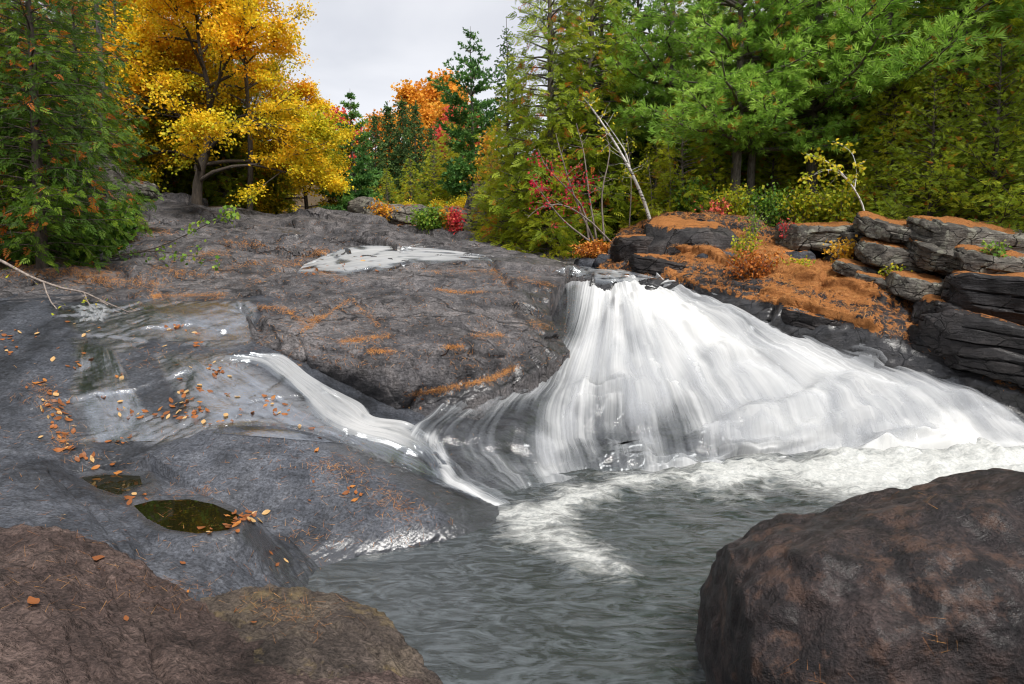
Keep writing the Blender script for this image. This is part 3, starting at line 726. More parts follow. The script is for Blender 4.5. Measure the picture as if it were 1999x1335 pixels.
_CS = {}
def block(name, loc, size, rz=0.0, tilt=(0, 0), power=5.0, n=24, mat=None, label=None, seed=0.0, amp=0.06, strata=0.0, nstrata=5, needle=0.0, wet=0.0, cat='rock', group=None, taper=(0, 0), parent=None, lean=(0, 0), dry_top=False, cuts=0):
    """an irregular block of stone: a rounded box, weathered, with bedding planes when strata > 0"""
    n = max(10, int(n * .78)) if n < 90 else n
    if n not in _CS: _CS[n] = cube_sphere(n)
    V, Q = _CS[n]
    r = (np.abs(V) ** power).sum(-1) ** (1 / power)
    U = V / r[:, None]
    size = np.asarray(size, float)
    X = U.copy()
    X[:, 0] *= 1 - taper[0] * (U[:, 2] * .5 + .5); X[:, 1] *= 1 - taper[1] * (U[:, 2] * .5 + .5)
    X[:, 0] += lean[0] * (U[:, 2] * .5 + .5); X[:, 1] += lean[1] * (U[:, 2] * .5 + .5)
    X = X * size / 2
    Nn = U / np.linalg.norm(U, axis=1, keepdims=True)
    s = seed * 13.7
    m = size.max()
    d = amp * m * (fbm(X / m, 1.6, 4, 0.55, s) + 0.35 * fbm(X / m, 7, 3, .55, s + 5))
    if strata:
        zz = X[:, 2] / size[2] * nstrata + 0.45 * fbm(X / m, 1.2, 3, .5, s + 9) + 0.5
        k = np.floor(zz); f = zz - k
        off = np.sin(k * 12.9898 + s) * 43758.5; off = off - np.floor(off)
        side = 1 - smooth(.75, .97, np.abs(Nn[:, 2]))
        d = d + strata * m * side * ((off - .5) - 0.5 * np.exp(-((np.minimum(f, 1 - f)) / .05) ** 2))
    X = X + Nn * d[:, None]
    if cuts:                                  # broken faces
        rg = np.random.default_rng(int(seed * 17) + 5)
        for k in range(cuts):
            nn_ = rg.normal(size=3); nn_[2] *= .7; nn_ /= np.linalg.norm(nn_)
            sup = (X @ nn_).max()
            over = np.maximum(0, X @ nn_ - sup * rg.uniform(.80, .95))
            X = X - nn_ * (over * .93)[:, None]
        X = X + Nn * (.012 * m * fbm(X / m, 9, 3, .6, s + 2))[:, None]
    cx, sx = math.cos(tilt[0]), math.sin(tilt[0]); cy, sy = math.cos(tilt[1]), math.sin(tilt[1]); cz, sz = math.cos(rz), math.sin(rz)
    Rm = np.array([[cz, -sz, 0], [sz, cz, 0], [0, 0, 1]]) @ np.array([[cy, 0, sy], [0, 1, 0], [-sy, 0, cy]]) @ np.array([[1, 0, 0], [0, cx, -sx], [0, sx, cx]])
    X = X @ Rm.T
    top = smooth(.55, .9, (Nn @ Rm.T)[:, 2])
    nd = needle * top
    wt = np.full(len(X), wet) * ((1 - .8 * top) if dry_top else 1)
    wt = np.maximum(wt, .9 * (1 - smooth(.03, .2, X[:, 2] + loc[2])))
    me = mesh_np(name, X, Q, attrs={'wet': wt, 'needle': nd})
    if cuts > 8: me.set_sharp_from_angle(angle=math.radians(32))
    o = obj(name, me, mat, parent)
    o.location = loc
    if parent is None:
        tag(o, label, cat, group); ROCKS.append(o)
    return o

# the boulder in the right foreground
bl = block('boulder', (2.64, 4.02, 0.20), (3.4, 2.3, 2.1), rz=0.18, tilt=(-0.05, -0.10), power=3.0, n=90, mat=M['boulder'], label='huge dark rust stained wet boulder filling the bottom right corner', seed=2.0, amp=0.042, taper=(0.10, 0.25), wet=0.15, cuts=2)

# right bank blocks: (px,py of centre, depth, size, rz, tilt, power, material, label, needle, strata)
def bk(name, px, py, d, size, rz, tilt, mat, label, needle=0.0, strata=0.03, ns=4, power=6, seed=0, amp=0.05, n=26, wet=0.0, taper=(0, 0), lean=(0, 0), group=None):
    return block(name, P(px, py, d), size, rz, tilt, power, n, M[mat], label, seed, amp, strata, ns, needle + (.14 if needle > .3 else 0), wet, 'rock', group, taper, None, lean, False, 14)

bk('crest_rock', 1345, 478, 16.4, (2.3, 2.6, 1.1), -0.25, (0.2, 0.14), 'bank', 'humped rock with needle cover where the leaning birch stands', .78, .03, 3, 4, 1, .05, 40)
bk('ledge_block', 1238, 497, 16.6, (1.1, 1.6, 0.95), 0.1, (0.05, 0.12), 'cliff', 'dark squared rock beside the lip of the falls', .62, .05, 3, 7, 2, .04, 30)
bk('ledge_block', 1300, 527, 15.4, (1.7, 1.3, 0.5), -0.3, (0.02, 0.22), 'cliff', 'low dark rock step just right of the lip of the falls', .6, .04, 2, 6, 3, .05, 28)
bk('ledge_block', 1400, 512, 15.2, (1.1, 1.0, 0.5), -0.3, (0.0, 0.2), 'slab_dark', 'dark rock block left of the rusty fern clump', .6, .05, 2, 6, 5, .05, 26)
bk('overhang_slab', 1606, 462, 15.0, (1.75, 1.5, 0.52), -0.08, (0.16, 0.02), 'grey_rock', 'flat grey slab roofing the dark cave', .66, .05, 2, 8, 6, .035, 40)
bk('capstone', 1662, 470, 14.3, (0.62, 0.7, 0.36), 0.2, (0, 0.03), 'grey_rock', 'small grey block at the end of the slab over the cave', .1, .05, 2, 6, 7, .05, 24)
bk('cave_wall_rock', 1545, 522, 14.7, (0.7, 0.9, 0.75), 0.2, (0, 0.1), 'slab_dark', 'dark rock walling the cave on the birch side', .55, .05, 2, 5, 8, .06, 24)
bk('cave_wall_rock', 1655, 512, 14.4, (0.9, 1.0, 0.6), -0.2, (0, 0.15), 'grey_rock', 'grey rock walling the cave on the cliff side', .5, .05, 2, 5, 9, .06, 24)
# bedded outcrop
bk('outcrop_layer', 1775, 455, 13.6, (1.9, 1.7, 0.36), -0.15, (0.26, 0.20), 'grey_rock', 'top grey layer of the outcrop, its crest against the cedars', .6, .06, 3, 7, 10, .04, 40)
bk('outcrop_layer', 1905, 462, 12.8, (2.3, 1.9, 0.40), -0.1, (0.26, 0.16), 'grey_rock', 'needle covered top slab of the outcrop running out of the photo', .8, .05, 3, 7, 11, .04, 40)
bk('outcrop_layer', 1745, 498, 13.2, (1.3, 1.3, 0.44), -0.2, (0.26, 0.16), 'grey_rock', 'pale grey squared block under the top layer of the outcrop', .62, .06, 3, 8, 12, .04, 36)
bk('outcrop_layer', 1850, 505, 12.6, (1.4, 1.4, 0.5), -0.2, (0.26, 0.2), 'grey_rock', 'fissured grey block in the middle of the outcrop', .6, .08, 4, 6, 13, .05, 36)
bk('outcrop_layer', 1945, 520, 11.9, (1.4, 1.3, 0.5), -0.25, (0.26, 0.16), 'grey_rock', 'grey fissured block above the dark cliff face', .62, .08, 4, 6, 14, .05, 36)
bk('outcrop_layer', 1690, 530, 13.3, (1.3, 0.9, 0.26), -0.3, (0.26, 0.30), 'grey_rock', 'thin tilted grey plate beside the cave, upper', .6, .04, 2, 7, 15, .04, 26)
bk('outcrop_layer', 1735, 556, 12.8, (1.5, 0.9, 0.26), -0.3, (0.26, 0.26), 'grey_rock', 'thin tilted grey plate beside the cave, lower', .6, .04, 2, 7, 16, .04, 26)
bk('outcrop_layer', 1800, 560, 12.2, (1.1, 0.9, 0.34), -0.3, (0.26, 0.22), 'grey_rock', 'grey ledge between the tilted plates and the dark cliff', .62, .05, 2, 6, 17, .05, 26)
bk('ledge_block', 1600, 632, 12.4, (1.5, 0.8, 0.30), -0.42, (0.0, 0.22), 'cliff', 'dark rock strip just above the rushing water on the bank', .6, .05, 2, 6, 19, .05, 26)
# black cliff: bedded faces
bk('black_cliff', 2075, 602, 10.9, (3.4, 1.8, 0.95), -0.62, (0.0, 0.14), 'cliff', 'black bedded cliff face at the edge of the photo, upper course', .7, .03, 4, 9, 21, .035, 60, .2)
bk('black_cliff', 2065, 678, 10.55, (3.7, 1.7, 0.62), -0.62, (0.0, 0.14), 'cliff', 'black bedded cliff face at the edge of the photo, lower course', .5, .03, 3, 9, 24, .035, 60, .2)
bk('cliff_block', 1850, 618, 11.6, (1.0, 1.1, 0.55), -0.62, (0.05, 0.16), 'cliff', 'black broken block at the upper near end of the cliff', .62, .06, 3, 6, 22, .06, 40, .2)
bk('cliff_block', 1838, 668, 11.35, (1.0, 1.0, 0.5), -0.62, (0.0, 0.18), 'cliff', 'black broken block at the lower near end of the cliff', .55, .06, 3, 6, 25, .06, 40, .2)
bk('cliff_block', 2040, 728, 10.35, (3.3, 0.9, 0.42), -0.62, (0.0, 0.18), 'cliff', 'black low ledge at the base of the cliff by the water', .5, .04, 3, 7, 23, .05, 40, .3)
# far rocks at the head of the falls
bk('pale_rock', 775, 424, 25.6, (3.4, 2.0, 1.0), 0.05, (0.05, 0.10), 'grey_rock', 'long pale rock at the head of the slab with shrubs on it', .38, .04, 3, 4, 24, .06, 40)
bk('pale_rock', 948, 398, 25.6, (1.6, 1.6, 1.7), 0.3, (0.05, 0.05), 'grey_rock', 'upright pale rock under the orange sapling', .45, .05, 3, 4, 25, .08, 36, 0, (.35, .3))
bk('pale_rock', 900, 438, 24.6, (1.5, 1.4, 1.1), -0.3, (0.05, 0.25), 'grey_rock', 'pale tilted rock below the red shrub', .4, .05, 3, 5, 26, .07, 30)
bk('pale_rock', 960, 444, 24.4, (1.6, 1.4, 1.0), -0.2, (0.05, 0.2), 'grey_rock', 'pale rock at the edge of the cedar shade', .45, .05, 3, 5, 27, .07, 30)
bk('pale_rock', 925, 470, 24.0, (1.0, 1.2, 0.6), 0.2, (0.05, 0.2), 'grey_rock', 'small grey rock where the slab meets the red shrub', .3, .05, 3, 5, 28, .07, 26)
bk('pale_rock', 830, 458, 24.5, (2.6, 1.3, 0.4), -0.05, (0.05, 0.12), 'slab', 'low brown rock step below the long pale rock', .4, .04, 3, 5, 29, .05, 30)
bk('pale_rock', 1000, 492, 22.0, (2.4, 1.4, 0.5), -0.1, (0.05, 0.16), 'slab', 'grey brown rock hump above the lip of the falls', .3, .03, 3, 4, 30, .05, 30)
bk('waterside_rock', 1150, 519, 17.4, (0.9, 0.8, 0.4), 0.2, (0, .05), 'slab_dark', 'dark stone beside the dead ferns', .3, .03, 2, 3, 31, .07, 22)
bk('waterside_rock', 1185, 518, 17.0, (0.7, 0.8, 0.55), -0.2, (0, .05), 'slab_dark', 'dark stone between the dead ferns and the squared rock', .4, .03, 2, 3, 32, .07, 22)
bk('waterside_rock', 1092, 493, 21.0, (0.35, 0.4, 0.5), -0.2, (0, .05), 'grey_rock', 'small upright pale stone left of the dead ferns', .1, .03, 2, 3, 33, .07, 18)
bk('shade_rock', 1110, 470, 21.0, (1.6, 1.2, 0.7), 0.2, (0, .1), 'grey_rock', 'mossy grey rock in shade under the bare shrub', .3, .05, 3, 4, 34, .08, 26)
# left bank
bk('bank_ledge', 262, 375, 17.6, (1.0, 1.4, 0.42), 0.15, (0, -.06), 'grey_rock', 'pale grey ledge jutting from the cedars', .25, .05, 3, 6, 35, .05, 34)
bk('bank_ledge', 215, 420, 17.2, (1.0, 1.5, 0.8), 0.1, (0, 0), 'cliff', 'dark rock wall under the pale jutting ledge', .1, .05, 4, 6, 36, .05, 30)
bk('bank_cliff', 60, 385, 16.5, (4.4, 1.6, 2.6), 0.05, (0, .12), 'grey_rock', 'grey rock face hidden behind the near cedar', .5, .04, 6, 5, 37, .05, 44)
bk('bank_ledge', 30, 265, 16.2, (2.0, 1.2, 0.4), 0.0, (0, .16), 'grey_rock', 'pale tilted slab with needles high behind the near cedar', .6, .04, 3, 5, 38, .05, 28)
# ------------------------------------------------------------------ water
bpy.context.view_layer.update()
_dg = bpy.context.evaluated_depsgraph_get()
def hit(px, py):
    r = ray(px, py); r = r / np.linalg.norm(r)
    ok, loc, nrm, idx, ob, mw = scene.ray_cast(_dg, Vector((0, 0, CAMZ)) + Vector(r) * 0.3, Vector(r))
    if not ok: return None, None
    return np.array(loc), np.array(nrm)
def drop(x, y, top=30.0):
    ok, loc, nrm, idx, ob, mw = scene.ray_cast(_dg, Vector((x, y, top)), Vector((0, 0, -1)))
    return (np.array(loc), np.array(nrm)) if ok else (None, None)

def foam_material(name, su, sv, tint=(0.72, 0.72, 0.705), contrast=0.16, film=0.08, low=(0.30, 0.325, 0.35), mid=(0.50, 0.51, 0.52)):
    """strands of white water: density from the mesh, streaks drawn out along the flow"""
    t = NT(name)
    uv = t.attr('flow', 'Vector')
    den = t.attr('foam_amount')
    a = t.noise(1.0, 5, 0.62, vec=t.map(scale=(su, sv, 1), vec=uv), dist=0.1)
    b = t.noise(1.0, 4, 0.6, vec=t.map(scale=(su * 3.7, sv * 1.6, 1), vec=uv), dist=0.05)
    c_ = t.noise(1.0, 4, 0.6, vec=t.map(scale=(su * 0.28, sv * 1.3, 1), vec=uv), dist=0.4)
    s = t.math('ADD', t.math('MULTIPLY', a, 0.42), t.math('ADD', t.math('MULTIPLY', b, 0.24), t.math('MULTIPLY', c_, 0.34)))
    x = t.math('ADD', s, t.math('SUBTRACT', den, 0.5))
    al = t.ramp(x, [(0.5 - contrast, 0.0), (0.5, 0.42), (0.5 + contrast * 1.4, 1.0)])
    dif = t.n.new('ShaderNodeBsdfDiffuse'); dif.inputs['Roughness'].default_value = 0.3
    t.set(dif.inputs['Color'], t.ramp(x, [(0.40, low), (0.62, mid), (0.95, tint)]))
    tr = t.n.new('ShaderNodeBsdfTranslucent'); tr.inputs['Color'].default_value = (0.42, 0.43, 0.44, 1)
    nb = t.bump(s, 0.45, 0.05)
    t.l.new(nb, dif.inputs['Normal'])
    m1 = t.n.new('ShaderNodeMixShader'); m1.inputs[0].default_value = 0.30
    t.l.new(dif.outputs[0], m1.inputs[1]); t.l.new(tr.outputs[0], m1.inputs[2])
    tp = t.n.new('ShaderNodeBsdfTransparent')
    gl = t.n.new('ShaderNodeBsdfGlossy'); gl.inputs['Roughness'].default_value = 0.16
    gl.inputs['Color'].default_value = (0.85, 0.9, 0.95, 1)
    t.l.new(nb, gl.inputs['Normal'])
    m0 = t.n.new('ShaderNodeMixShader'); t.set(m0.inputs[0], t.math('MULTIPLY', t.ramp(den, [(0.12, 0.0), (0.36, 1.0)]), film))
    t.l.new(tp.outputs[0], m0.inputs[1]); t.l.new(gl.outputs[0], m0.inputs[2])
    m2 = t.n.new('ShaderNodeMixShader')
    t.l.new(al, m2.inputs[0]); t.l.new(m0.outputs[0], m2.inputs[1]); t.l.new(m1.outputs[0], m2.inputs[2])
    return t.done(m2.outputs[0])

M['foam'] = foam_material('white_water', 46, 0.9, contrast=0.16, film=0.03, tint=(0.82, 0.82, 0.805), mid=(0.62, 0.63, 0.64))
M['foam_thin'] = foam_material('thin_white_water', 64, 1.4, contrast=0.14, film=0.0)
M['foam_small'] = foam_material('small_cascade_water', 16, 1.4, tint=(0.56, 0.56, 0.56), contrast=0.30, film=0.22)

def falls_sheet(lift, seed, dens_fn, amp, name, mat, parent=None):
    X = FBASE + FN * (lift + amp * fbm(np.stack([UU * 42, VV * 1.6, UU * 0], -1), 1.0, 4, .55, seed) * edge + 0.05 * np.maximum(0, fbm(np.stack([UU * 9, VV * 4.5, UU * 0], -1), 1, 3, .5, seed + 4)))[..., None]
    qx, qy = proj(X)
    den = dens_fn(qx, qy, UU, VV)
    fl = np.stack([UU, VV, UU * 0], -1).reshape(-1, 3)
    fl = fl.reshape(X.shape)
    if parent is not None: X, den, fl = X[::2, ::2], den[::2, ::2], fl[::2, ::2]
    return obj(name, mesh_np(name, X, grid_faces(*X.shape[:2]), attrs={'foam_amount': den.ravel(), 'flow': fl.reshape(-1, 3)}), mat, parent)

def dens_main(qx, qy, u, v):
    d = np.full(qx.shape, 0.50)
    def add(poly, soft, val):
        nonlocal d
        m = poly_mask(qx, qy, poly, soft); d = d * (1 - m) + val * m
    add([(1120, 560), (1180, 545), (1300, 545), (1480, 640), (1990, 790), (2050, 920), (1300, 900), (1120, 760)], 110, .64)
    add([(1160, 560), (1290, 552), (1420, 620), (1420, 690), (1280, 640), (1170, 620)], 50, .80)
    add([(1450, 700), (1700, 740), (1960, 800), (2020, 900), (1600, 900), (1480, 820)], 70, .80)
    add([(1120, 680), (1180, 620), (1300, 640), (1280, 700), (1180, 720)], 40, .70)
    add([(1100, 780), (1330, 780), (1400, 900), (1200, 930), (1080, 930)], 80, .38)
    add([(1220, 650), (1250, 640), (1270, 680), (1230, 690)], 12, .60)
    add([(1320, 660), (1390, 700), (1460, 780), (1400, 760), (1330, 720)], 18, .64)
    add([(820, 820), (900, 800), (1060, 780), (1060, 900), (1070, 960), (1000, 990), (840, 930)], 30, .36)
    add([(1030, 560), (1120, 560), (1120, 650), (1060, 720), (1000, 760), (960, 740), (1040, 660)], 20, .34)
    add([(1050, 850), (1075, 850), (1090, 960), (1060, 975)], 16, .50)
    add([(830, 850), (850, 840), (890, 930), (1010, 1000), (990, 1010), (870, 945)], 9, .68)
    e = np.minimum(smooth(0, .04, u), smooth(0, .035, 1 - u))
    d = d - 0.35 * (1 - e)
    d = d + 0.10 * smooth(.9, 1, v)
    d = d + .07 * smooth(.25, .4, u) + .13 * fbm(np.stack([u * 10, v * 3.2, u * 0], -1), 1, 3, .5, 15.)
    return d

fall = falls_sheet(0.035, 3.0, dens_main, 0.035, 'waterfall', M['foam'])
tag(fall, 'wide white cascade fanning down the rock into the pool', 'waterfall')
# overlapping veils: short sheets that leave a hidden step, arch and settle again
def bil(A, u, v):
    nv_, nu_ = A.shape[:2]
    x = np.clip(u, 0, 1) * (nu_ - 1.001); y = np.clip(v, 0, 1) * (nv_ - 1.001)
    i, j = x.astype(int), y.astype(int); fx, fy = (x - i)[..., None], (y - j)[..., None]
    return (A[j, i] * (1 - fx) + A[j, i + 1] * fx) * (1 - fy) + (A[j + 1, i] * (1 - fx) + A[j + 1, i + 1] * fx) * fy
rv = np.random.default_rng(9)
VX, VQ, VD, VF = [], [], [], []; nb_ = 0
for k in range(74):
    nu_, nv_ = 11, 26
    v0 = rv.uniform(-.02, .80); L_ = rv.uniform(.26, .55) * (1.1 if v0 < .5 else .75); u0 = .13 + .86 * rv.beta(1.25, 1.0); wd = rv.uniform(.03, .10)
    tt = np.linspace(0, 1, nv_)[:, None]; ss = np.linspace(-1, 1, nu_)[None]
    bend = rv.normal() * .02
    uu_ = u0 + ss * wd * (.45 + .75 * tt) + bend * tt ** 1.5 + (u0 - .5) * .05 * tt
    vv_ = v0 + L_ * tt + 0 * ss + .012 * ss ** 2 * rv.uniform(-1, 1)
    base = bil(FBASE, uu_, vv_); nn = bil(FN, uu_, vv_)
    arch = rv.uniform(.02, .12) * np.sin(np.pi * np.clip(tt, 0, 1) ** .75) * (1 - ss ** 2) + .05 + .02 * np.sin(ss * 9 + k)
    X_ = base + nn * arch[..., None]
    qx_, qy_ = proj(X_)
    d_ = dens_main(qx_, qy_, np.clip(uu_, 0, 1), np.clip(vv_, 0, 1)) - .12
    fade = np.sin(np.pi * np.clip(tt, 0, 1) ** .8) * (1 - np.abs(ss) ** 2)
    d_ = np.minimum(d_, .60) - .55 * (1 - fade)
    VX.append(X_.reshape(-1, 3)); VD.append(d_.ravel())
    VF.append(np.stack([uu_ + rv.uniform(0, 9), vv_ + rv.uniform(0, 9), 0 * uu_], -1).reshape(-1, 3))
    VQ.append(grid_faces(nv_, nu_) + nb_); nb_ += nu_ * nv_
M['veil'] = foam_material('veil_water', 46, 1.0, contrast=0.24, film=0.0, tint=(0.84, 0.84, 0.825), low=(0.55, 0.57, 0.60), mid=(0.72, 0.725, 0.73))
vo = obj('spray_veil', mesh_np('spray_veil', np.concatenate(VX), np.concatenate(VQ), attrs={'foam_amount': np.concatenate(VD), 'flow': np.concatenate(VF)}), M['veil'], fall)
vo['kind'] = 'stuff'

# --- pool
def axis_lin(a, b, n): return np.linspace(a, b, n)
px_, py_ = np.meshgrid(np.linspace(-3.4, 12.0, 260), np.linspace(2.2, 11.0, 210))
PXY = np.stack([px_, py_, 0 * px_], -1)
FOAM1 = [(985, 1010), (1060, 985), (1100, 962), (1180, 945), (1300, 925), (1450, 905), (1700, 885), (1990, 868), (2200, 870), (2200, 985), (1900, 960), (1700, 985), (1600, 962), (1500, 940), (1430, 972), (1380, 958), (1300, 942), (1210, 962), (1160, 980), (1120, 1000), (1130, 1015), (1080, 1022), (1010, 1040)]
FOAM2 = [(960, 1050), (1000, 1015), (1060, 1010), (1120, 1040), (1190, 1075), (1235, 1115), (1200, 1130), (1130, 1118), (1085, 1085), (1010, 1062)]
def pool_foam(X):
    qx, qy = proj(X)
    w = 16 * fbm(X, 1.6, 4, .6, 3.0)
    a = poly_mask(qx + w * 1.6, qy + w * .7, FOAM1, 46)
    b = poly_mask(qx + w * 1.6, qy + w * .7, FOAM2, 40)
    return np.clip(np.maximum(a, b * .74) * .74, 0, 1), qx, qy
fo, pqx, pqy = pool_foam(PXY)
turb = np.exp(-((pqy - 930) / 110.0) ** 2)
pz = 0.012 * fbm(PXY * np.array([1, 1.6, 1]), 2.2, 4, .55, 1.0) + 0.035 * turb * fbm(PXY, 2.0, 3, .5, 9) + fo * (0.05 + 0.10 * np.abs(fbm(PXY, 2.6, 3, .5, 21)))
pz = pz + (0.10 + .22 * np.maximum(0, fbm(PXY, 1.7, 3, .55, 33))) * fo * smooth(985, 900, pqy)
PXY[..., 2] = pz
t = NT('pool_water')
foam = t.attr('foam')
fn1 = t.noise(3.2, 6, 0.62, vec=t.map(scale=(1, 1.9, 1), rot=(0, 0, .25)), dist=1.6); fn2 = t.noise(22, 4, 0.65, dist=0.8)
fm = t.ramp(t.math('ADD', t.math('MULTIPLY', foam, 1.15), t.math('ADD', t.math('MULTIPLY', t.math('SUBTRACT', fn1, 0.5), 1.0), t.math('MULTIPLY', t.math('SUBTRACT', fn2, 0.5), 0.12))), [(0.18, 0.0), (0.45, 0.35), (0.62, 0.78), (0.9, 1.0)])
film = t.ramp(t.noise(2.6, 6, 0.6, vec=t.map(scale=(1, 2.3, 1), rot=(0, 0, .35)), dist=2.4), [(0.42, 0.0), (0.70, 0.42)])
wcol = t.mix(film, (0.022, 0.027, 0.027), (0.18, 0.205, 0.225))
rip = t.math('ADD', t.noise(2.6, 5, 0.58, vec=t.map(scale=(1, 3.0, 1), rot=(0, 0, .3)), dist=2.0), t.math('MULTIPLY', t.noise(26, 3, 0.5, vec=t.map(scale=(1, 2, 1))), 0.12))
wp = t.principled(Base_Color=wcol, Roughness=0.16, Normal=t.bump(rip, 0.17, 0.09))
wp.inputs['IOR'].default_value = 1.6
fp = t.principled(Base_Color=t.ramp(fn2, [(0.3, (0.34, 0.355, 0.345)), (0.62, (0.56, 0.56, 0.535))]), Roughness=0.8, Normal=t.bump(fn1, 0.35, 0.06))
ms = t.n.new('ShaderNodeMixShader')
t.l.new(fm, ms.inputs[0]); t.l.new(wp.outputs[0], ms.inputs[1]); t.l.new(fp.outputs[0], ms.inputs[2])
M['pool'] = t.done(ms.outputs[0])
po = obj('pool_water', mesh_np('pool_water', PXY, grid_faces(*px_.shape), attrs={'foam': fo.ravel()}), M['pool'])
tag(po, 'grey green pool of churning water below the falls', None, None, 'structure')

# --- puddles
t = NT('puddle_water')
p_ = t.principled(Base_Color=(0.010, 0.0095, 0.003), Roughness=0.02, Normal=t.bump(t.noise(6, 2, .5), .04, .02))
p_.inputs['IOR'].default_value = 1.33
M['puddle'] = t.done(p_.outputs['BSDF'])
def puddle(pw, z, label):
    c = pw.mean(0); w = (pw - c) * 1.10 + c
    k = np.linspace(0, 1, 60, endpoint=False)
    ring = catmull(np.concatenate([w, w[:1]]), k)
    rings = [c + (ring - c) * f for f in (1, .8, .6, .4, .2)]
    V = np.concatenate([np.c_[r, np.full(60, z)] for r in rings] + [[[c[0], c[1], z]]])
    q = [[a * 60 + i, a * 60 + (i + 1) % 60, (a + 1) * 60 + (i + 1) % 60, (a + 1) * 60 + i] for a in range(4) for i in range(60)]
    tr_ = [[240 + i, 240 + (i + 1) % 60, 300] for i in range(60)]
    o = obj('puddle', mesh_np('puddle', V, [np.array(q), np.array(tr_)]), M['puddle'])
    return tag(o, label, 'puddle')
puddle(PW1, PZ1, 'olive green puddle with a heap of leaves at its end')
puddle(PW2, PZ2, 'small dark puddle below the wet ledge, above the olive one')

# --- thin streams draped on the stone: (left edge, right edge) pixel polylines, followed downstream
def stream(name, left, right, nu, nv, mat, label, lift, dens, amp=0.02, seed=1.0, cat='stream', rag=0.7):
    L = catmull(np.array(left, float), np.linspace(0, 1, nv)); R_ = catmull(np.array(right, float), np.linspace(0, 1, nv))
    u = np.linspace(0, 1, nu)
    Q = L[:, None] * (1 - u)[None, :, None] + R_[:, None] * u[None, :, None]
    X = np.zeros((nv, nu, 3))
    for i in range(nv):
        for j in range(nu):
            h, n = hit(*Q[i, j])
            X[i, j] = h if h is not None else X[i, j - 1]
    # smooth the drape so the sheet bridges hollows
    for _ in range(6):
        Y = X.copy()
        Y[1:-1, 1:-1] = (X[1:-1, 1:-1] * 2 + X[:-2, 1:-1] + X[2:, 1:-1] + X[1:-1, :-2] + X[1:-1, 2:]) / 6
        X = Y
    uu, vv = np.meshgrid(u, np.linspace(0, 1, nv))
    X[..., 2] += (lift + amp * fbm(np.stack([uu * 14, vv * 3, uu * 0], -1), 1, 3, .5, seed)) * smooth(0, .12, uu) * smooth(0, .12, 1 - uu)
    e = np.minimum(smooth(0, .16, uu), smooth(0, .16, 1 - uu)) * smooth(0, .08, vv)
    den = dens(uu, vv) - .4 * (1 - e) - rag * np.maximum(0, fbm(np.stack([uu * 5, vv * 7, uu * 0], -1), 1, 3, .55, seed + 3) - .05)
    fl = np.stack([uu, vv, uu * 0], -1).reshape(-1, 3)
    o = obj(name, mesh_np(name, X, grid_faces(nv, nu), attrs={'foam_amount': den.ravel(), 'flow': fl}), mat)
    return tag(o, label, cat)

stream('narrow_cascade', [(430, 703), (500, 712), (545, 742), (590, 785), (630, 825), (690, 852), (760, 872), (822, 905), (850, 945)], [(520, 694), (565, 700), (610, 738), (660, 765), (712, 792), (735, 818), (800, 826), (850, 862), (880, 915)], 60, 130, M['foam_small'],
       'narrow white cascade squeezing between the wet slab and the big central slab', 0.05, lambda u, v: .72 + .22 * np.exp(-((v - .66) / .12) ** 2) - .42 * smooth(.74, .92, v), .04, 2.0, 'cascade', .3)
stream('slab_stream', [(960, 510), (880, 512), (800, 518), (740, 530), (660, 538), (580, 534)], [(940, 498), (860, 486), (760, 479), (690, 480), (640, 494), (596, 516)], 50, 90, M['foam_small'],
       'thin bright stream spilling across the slab above the central rock', 0.03, lambda u, v: .74 - .12 * smooth(.4, 1, v) + .08 * u, .01, 5.0)
stream('trickle_fall', [(130, 602), (148, 614), (150, 634)], [(205, 596), (222, 606), (205, 632)], 24, 24, M['foam_small'], 'small white trickle below the dead branch', 0.05, lambda u, v: .56 + 0 * u, .02, 7.0)
stream('lip_stream', [(1075, 535), (1120, 548), (1170, 556), (1215, 560)], [(1105, 519), (1160, 524), (1220, 529), (1285, 545)], 40, 60, M['foam_small'], 'smooth dark stream gathering at the lip of the falls', 0.06, lambda u, v: .42 + .2 * v, .02, 8.0)

# sheets of clear water sliding over the left slab, mirroring the sky
t = NT('film_water')
fa = t.attr('foam_amount'); uvf = t.attr('flow', 'Vector')
nz_ = t.noise(1.0, 5, .65, vec=t.map(scale=(7, 5, 1), vec=uvf), dist=.6)
al = t.ramp(t.math('ADD', fa, t.math('MULTIPLY', t.math('SUBTRACT', nz_, .5), 1.1)), [(.28, 0.0), (.50, .5), (.75, 1.0)])
gl = t.n.new('ShaderNodeBsdfGlossy'); gl.inputs['Roughness'].default_value = .09; gl.inputs['Color'].default_value = (.80, .84, .90, 1)
t.l.new(t.bump(t.noise(1.0, 4, .6, vec=t.map(scale=(26, 60, 1), vec=uvf)), .22, .02), gl.inputs['Normal'])
tp = t.n.new('ShaderNodeBsdfTransparent'); tp.inputs['Color'].default_value = (.72, .74, .76, 1)
tq = t.n.new('ShaderNodeBsdfTransparent')
m1 = t.n.new('ShaderNodeMixShader'); m1.inputs[0].default_value = .56
t.l.new(tp.outputs[0], m1.inputs[1]); t.l.new(gl.outputs[0], m1.inputs[2])
m2 = t.n.new('ShaderNodeMixShader'); t.l.new(al, m2.inputs[0]); t.l.new(tq.outputs[0], m2.inputs[1]); t.l.new(m1.outputs[0], m2.inputs[2])
M['film'] = t.done(m2.outputs[0])
one = lambda u, v: .62 + 0 * u
stream('water_film', [(235, 594), (280, 628), (310, 668)], [(470, 590), (496, 625), (486, 664)], 40, 30, M['film'], 'sheet of shiny water at the top of the wet slab below the dead branch', .012, one, 0.004, 31., 'water', .5)
stream('water_film', [(150, 655), (138, 740), (150, 800), (165, 866)], [(228, 680), (265, 750), (305, 820), (318, 862)], 36, 44, M['film'], 'shiny band of water running down the left of the wet slab', .012, one, 0.004, 37., 'water', .5)
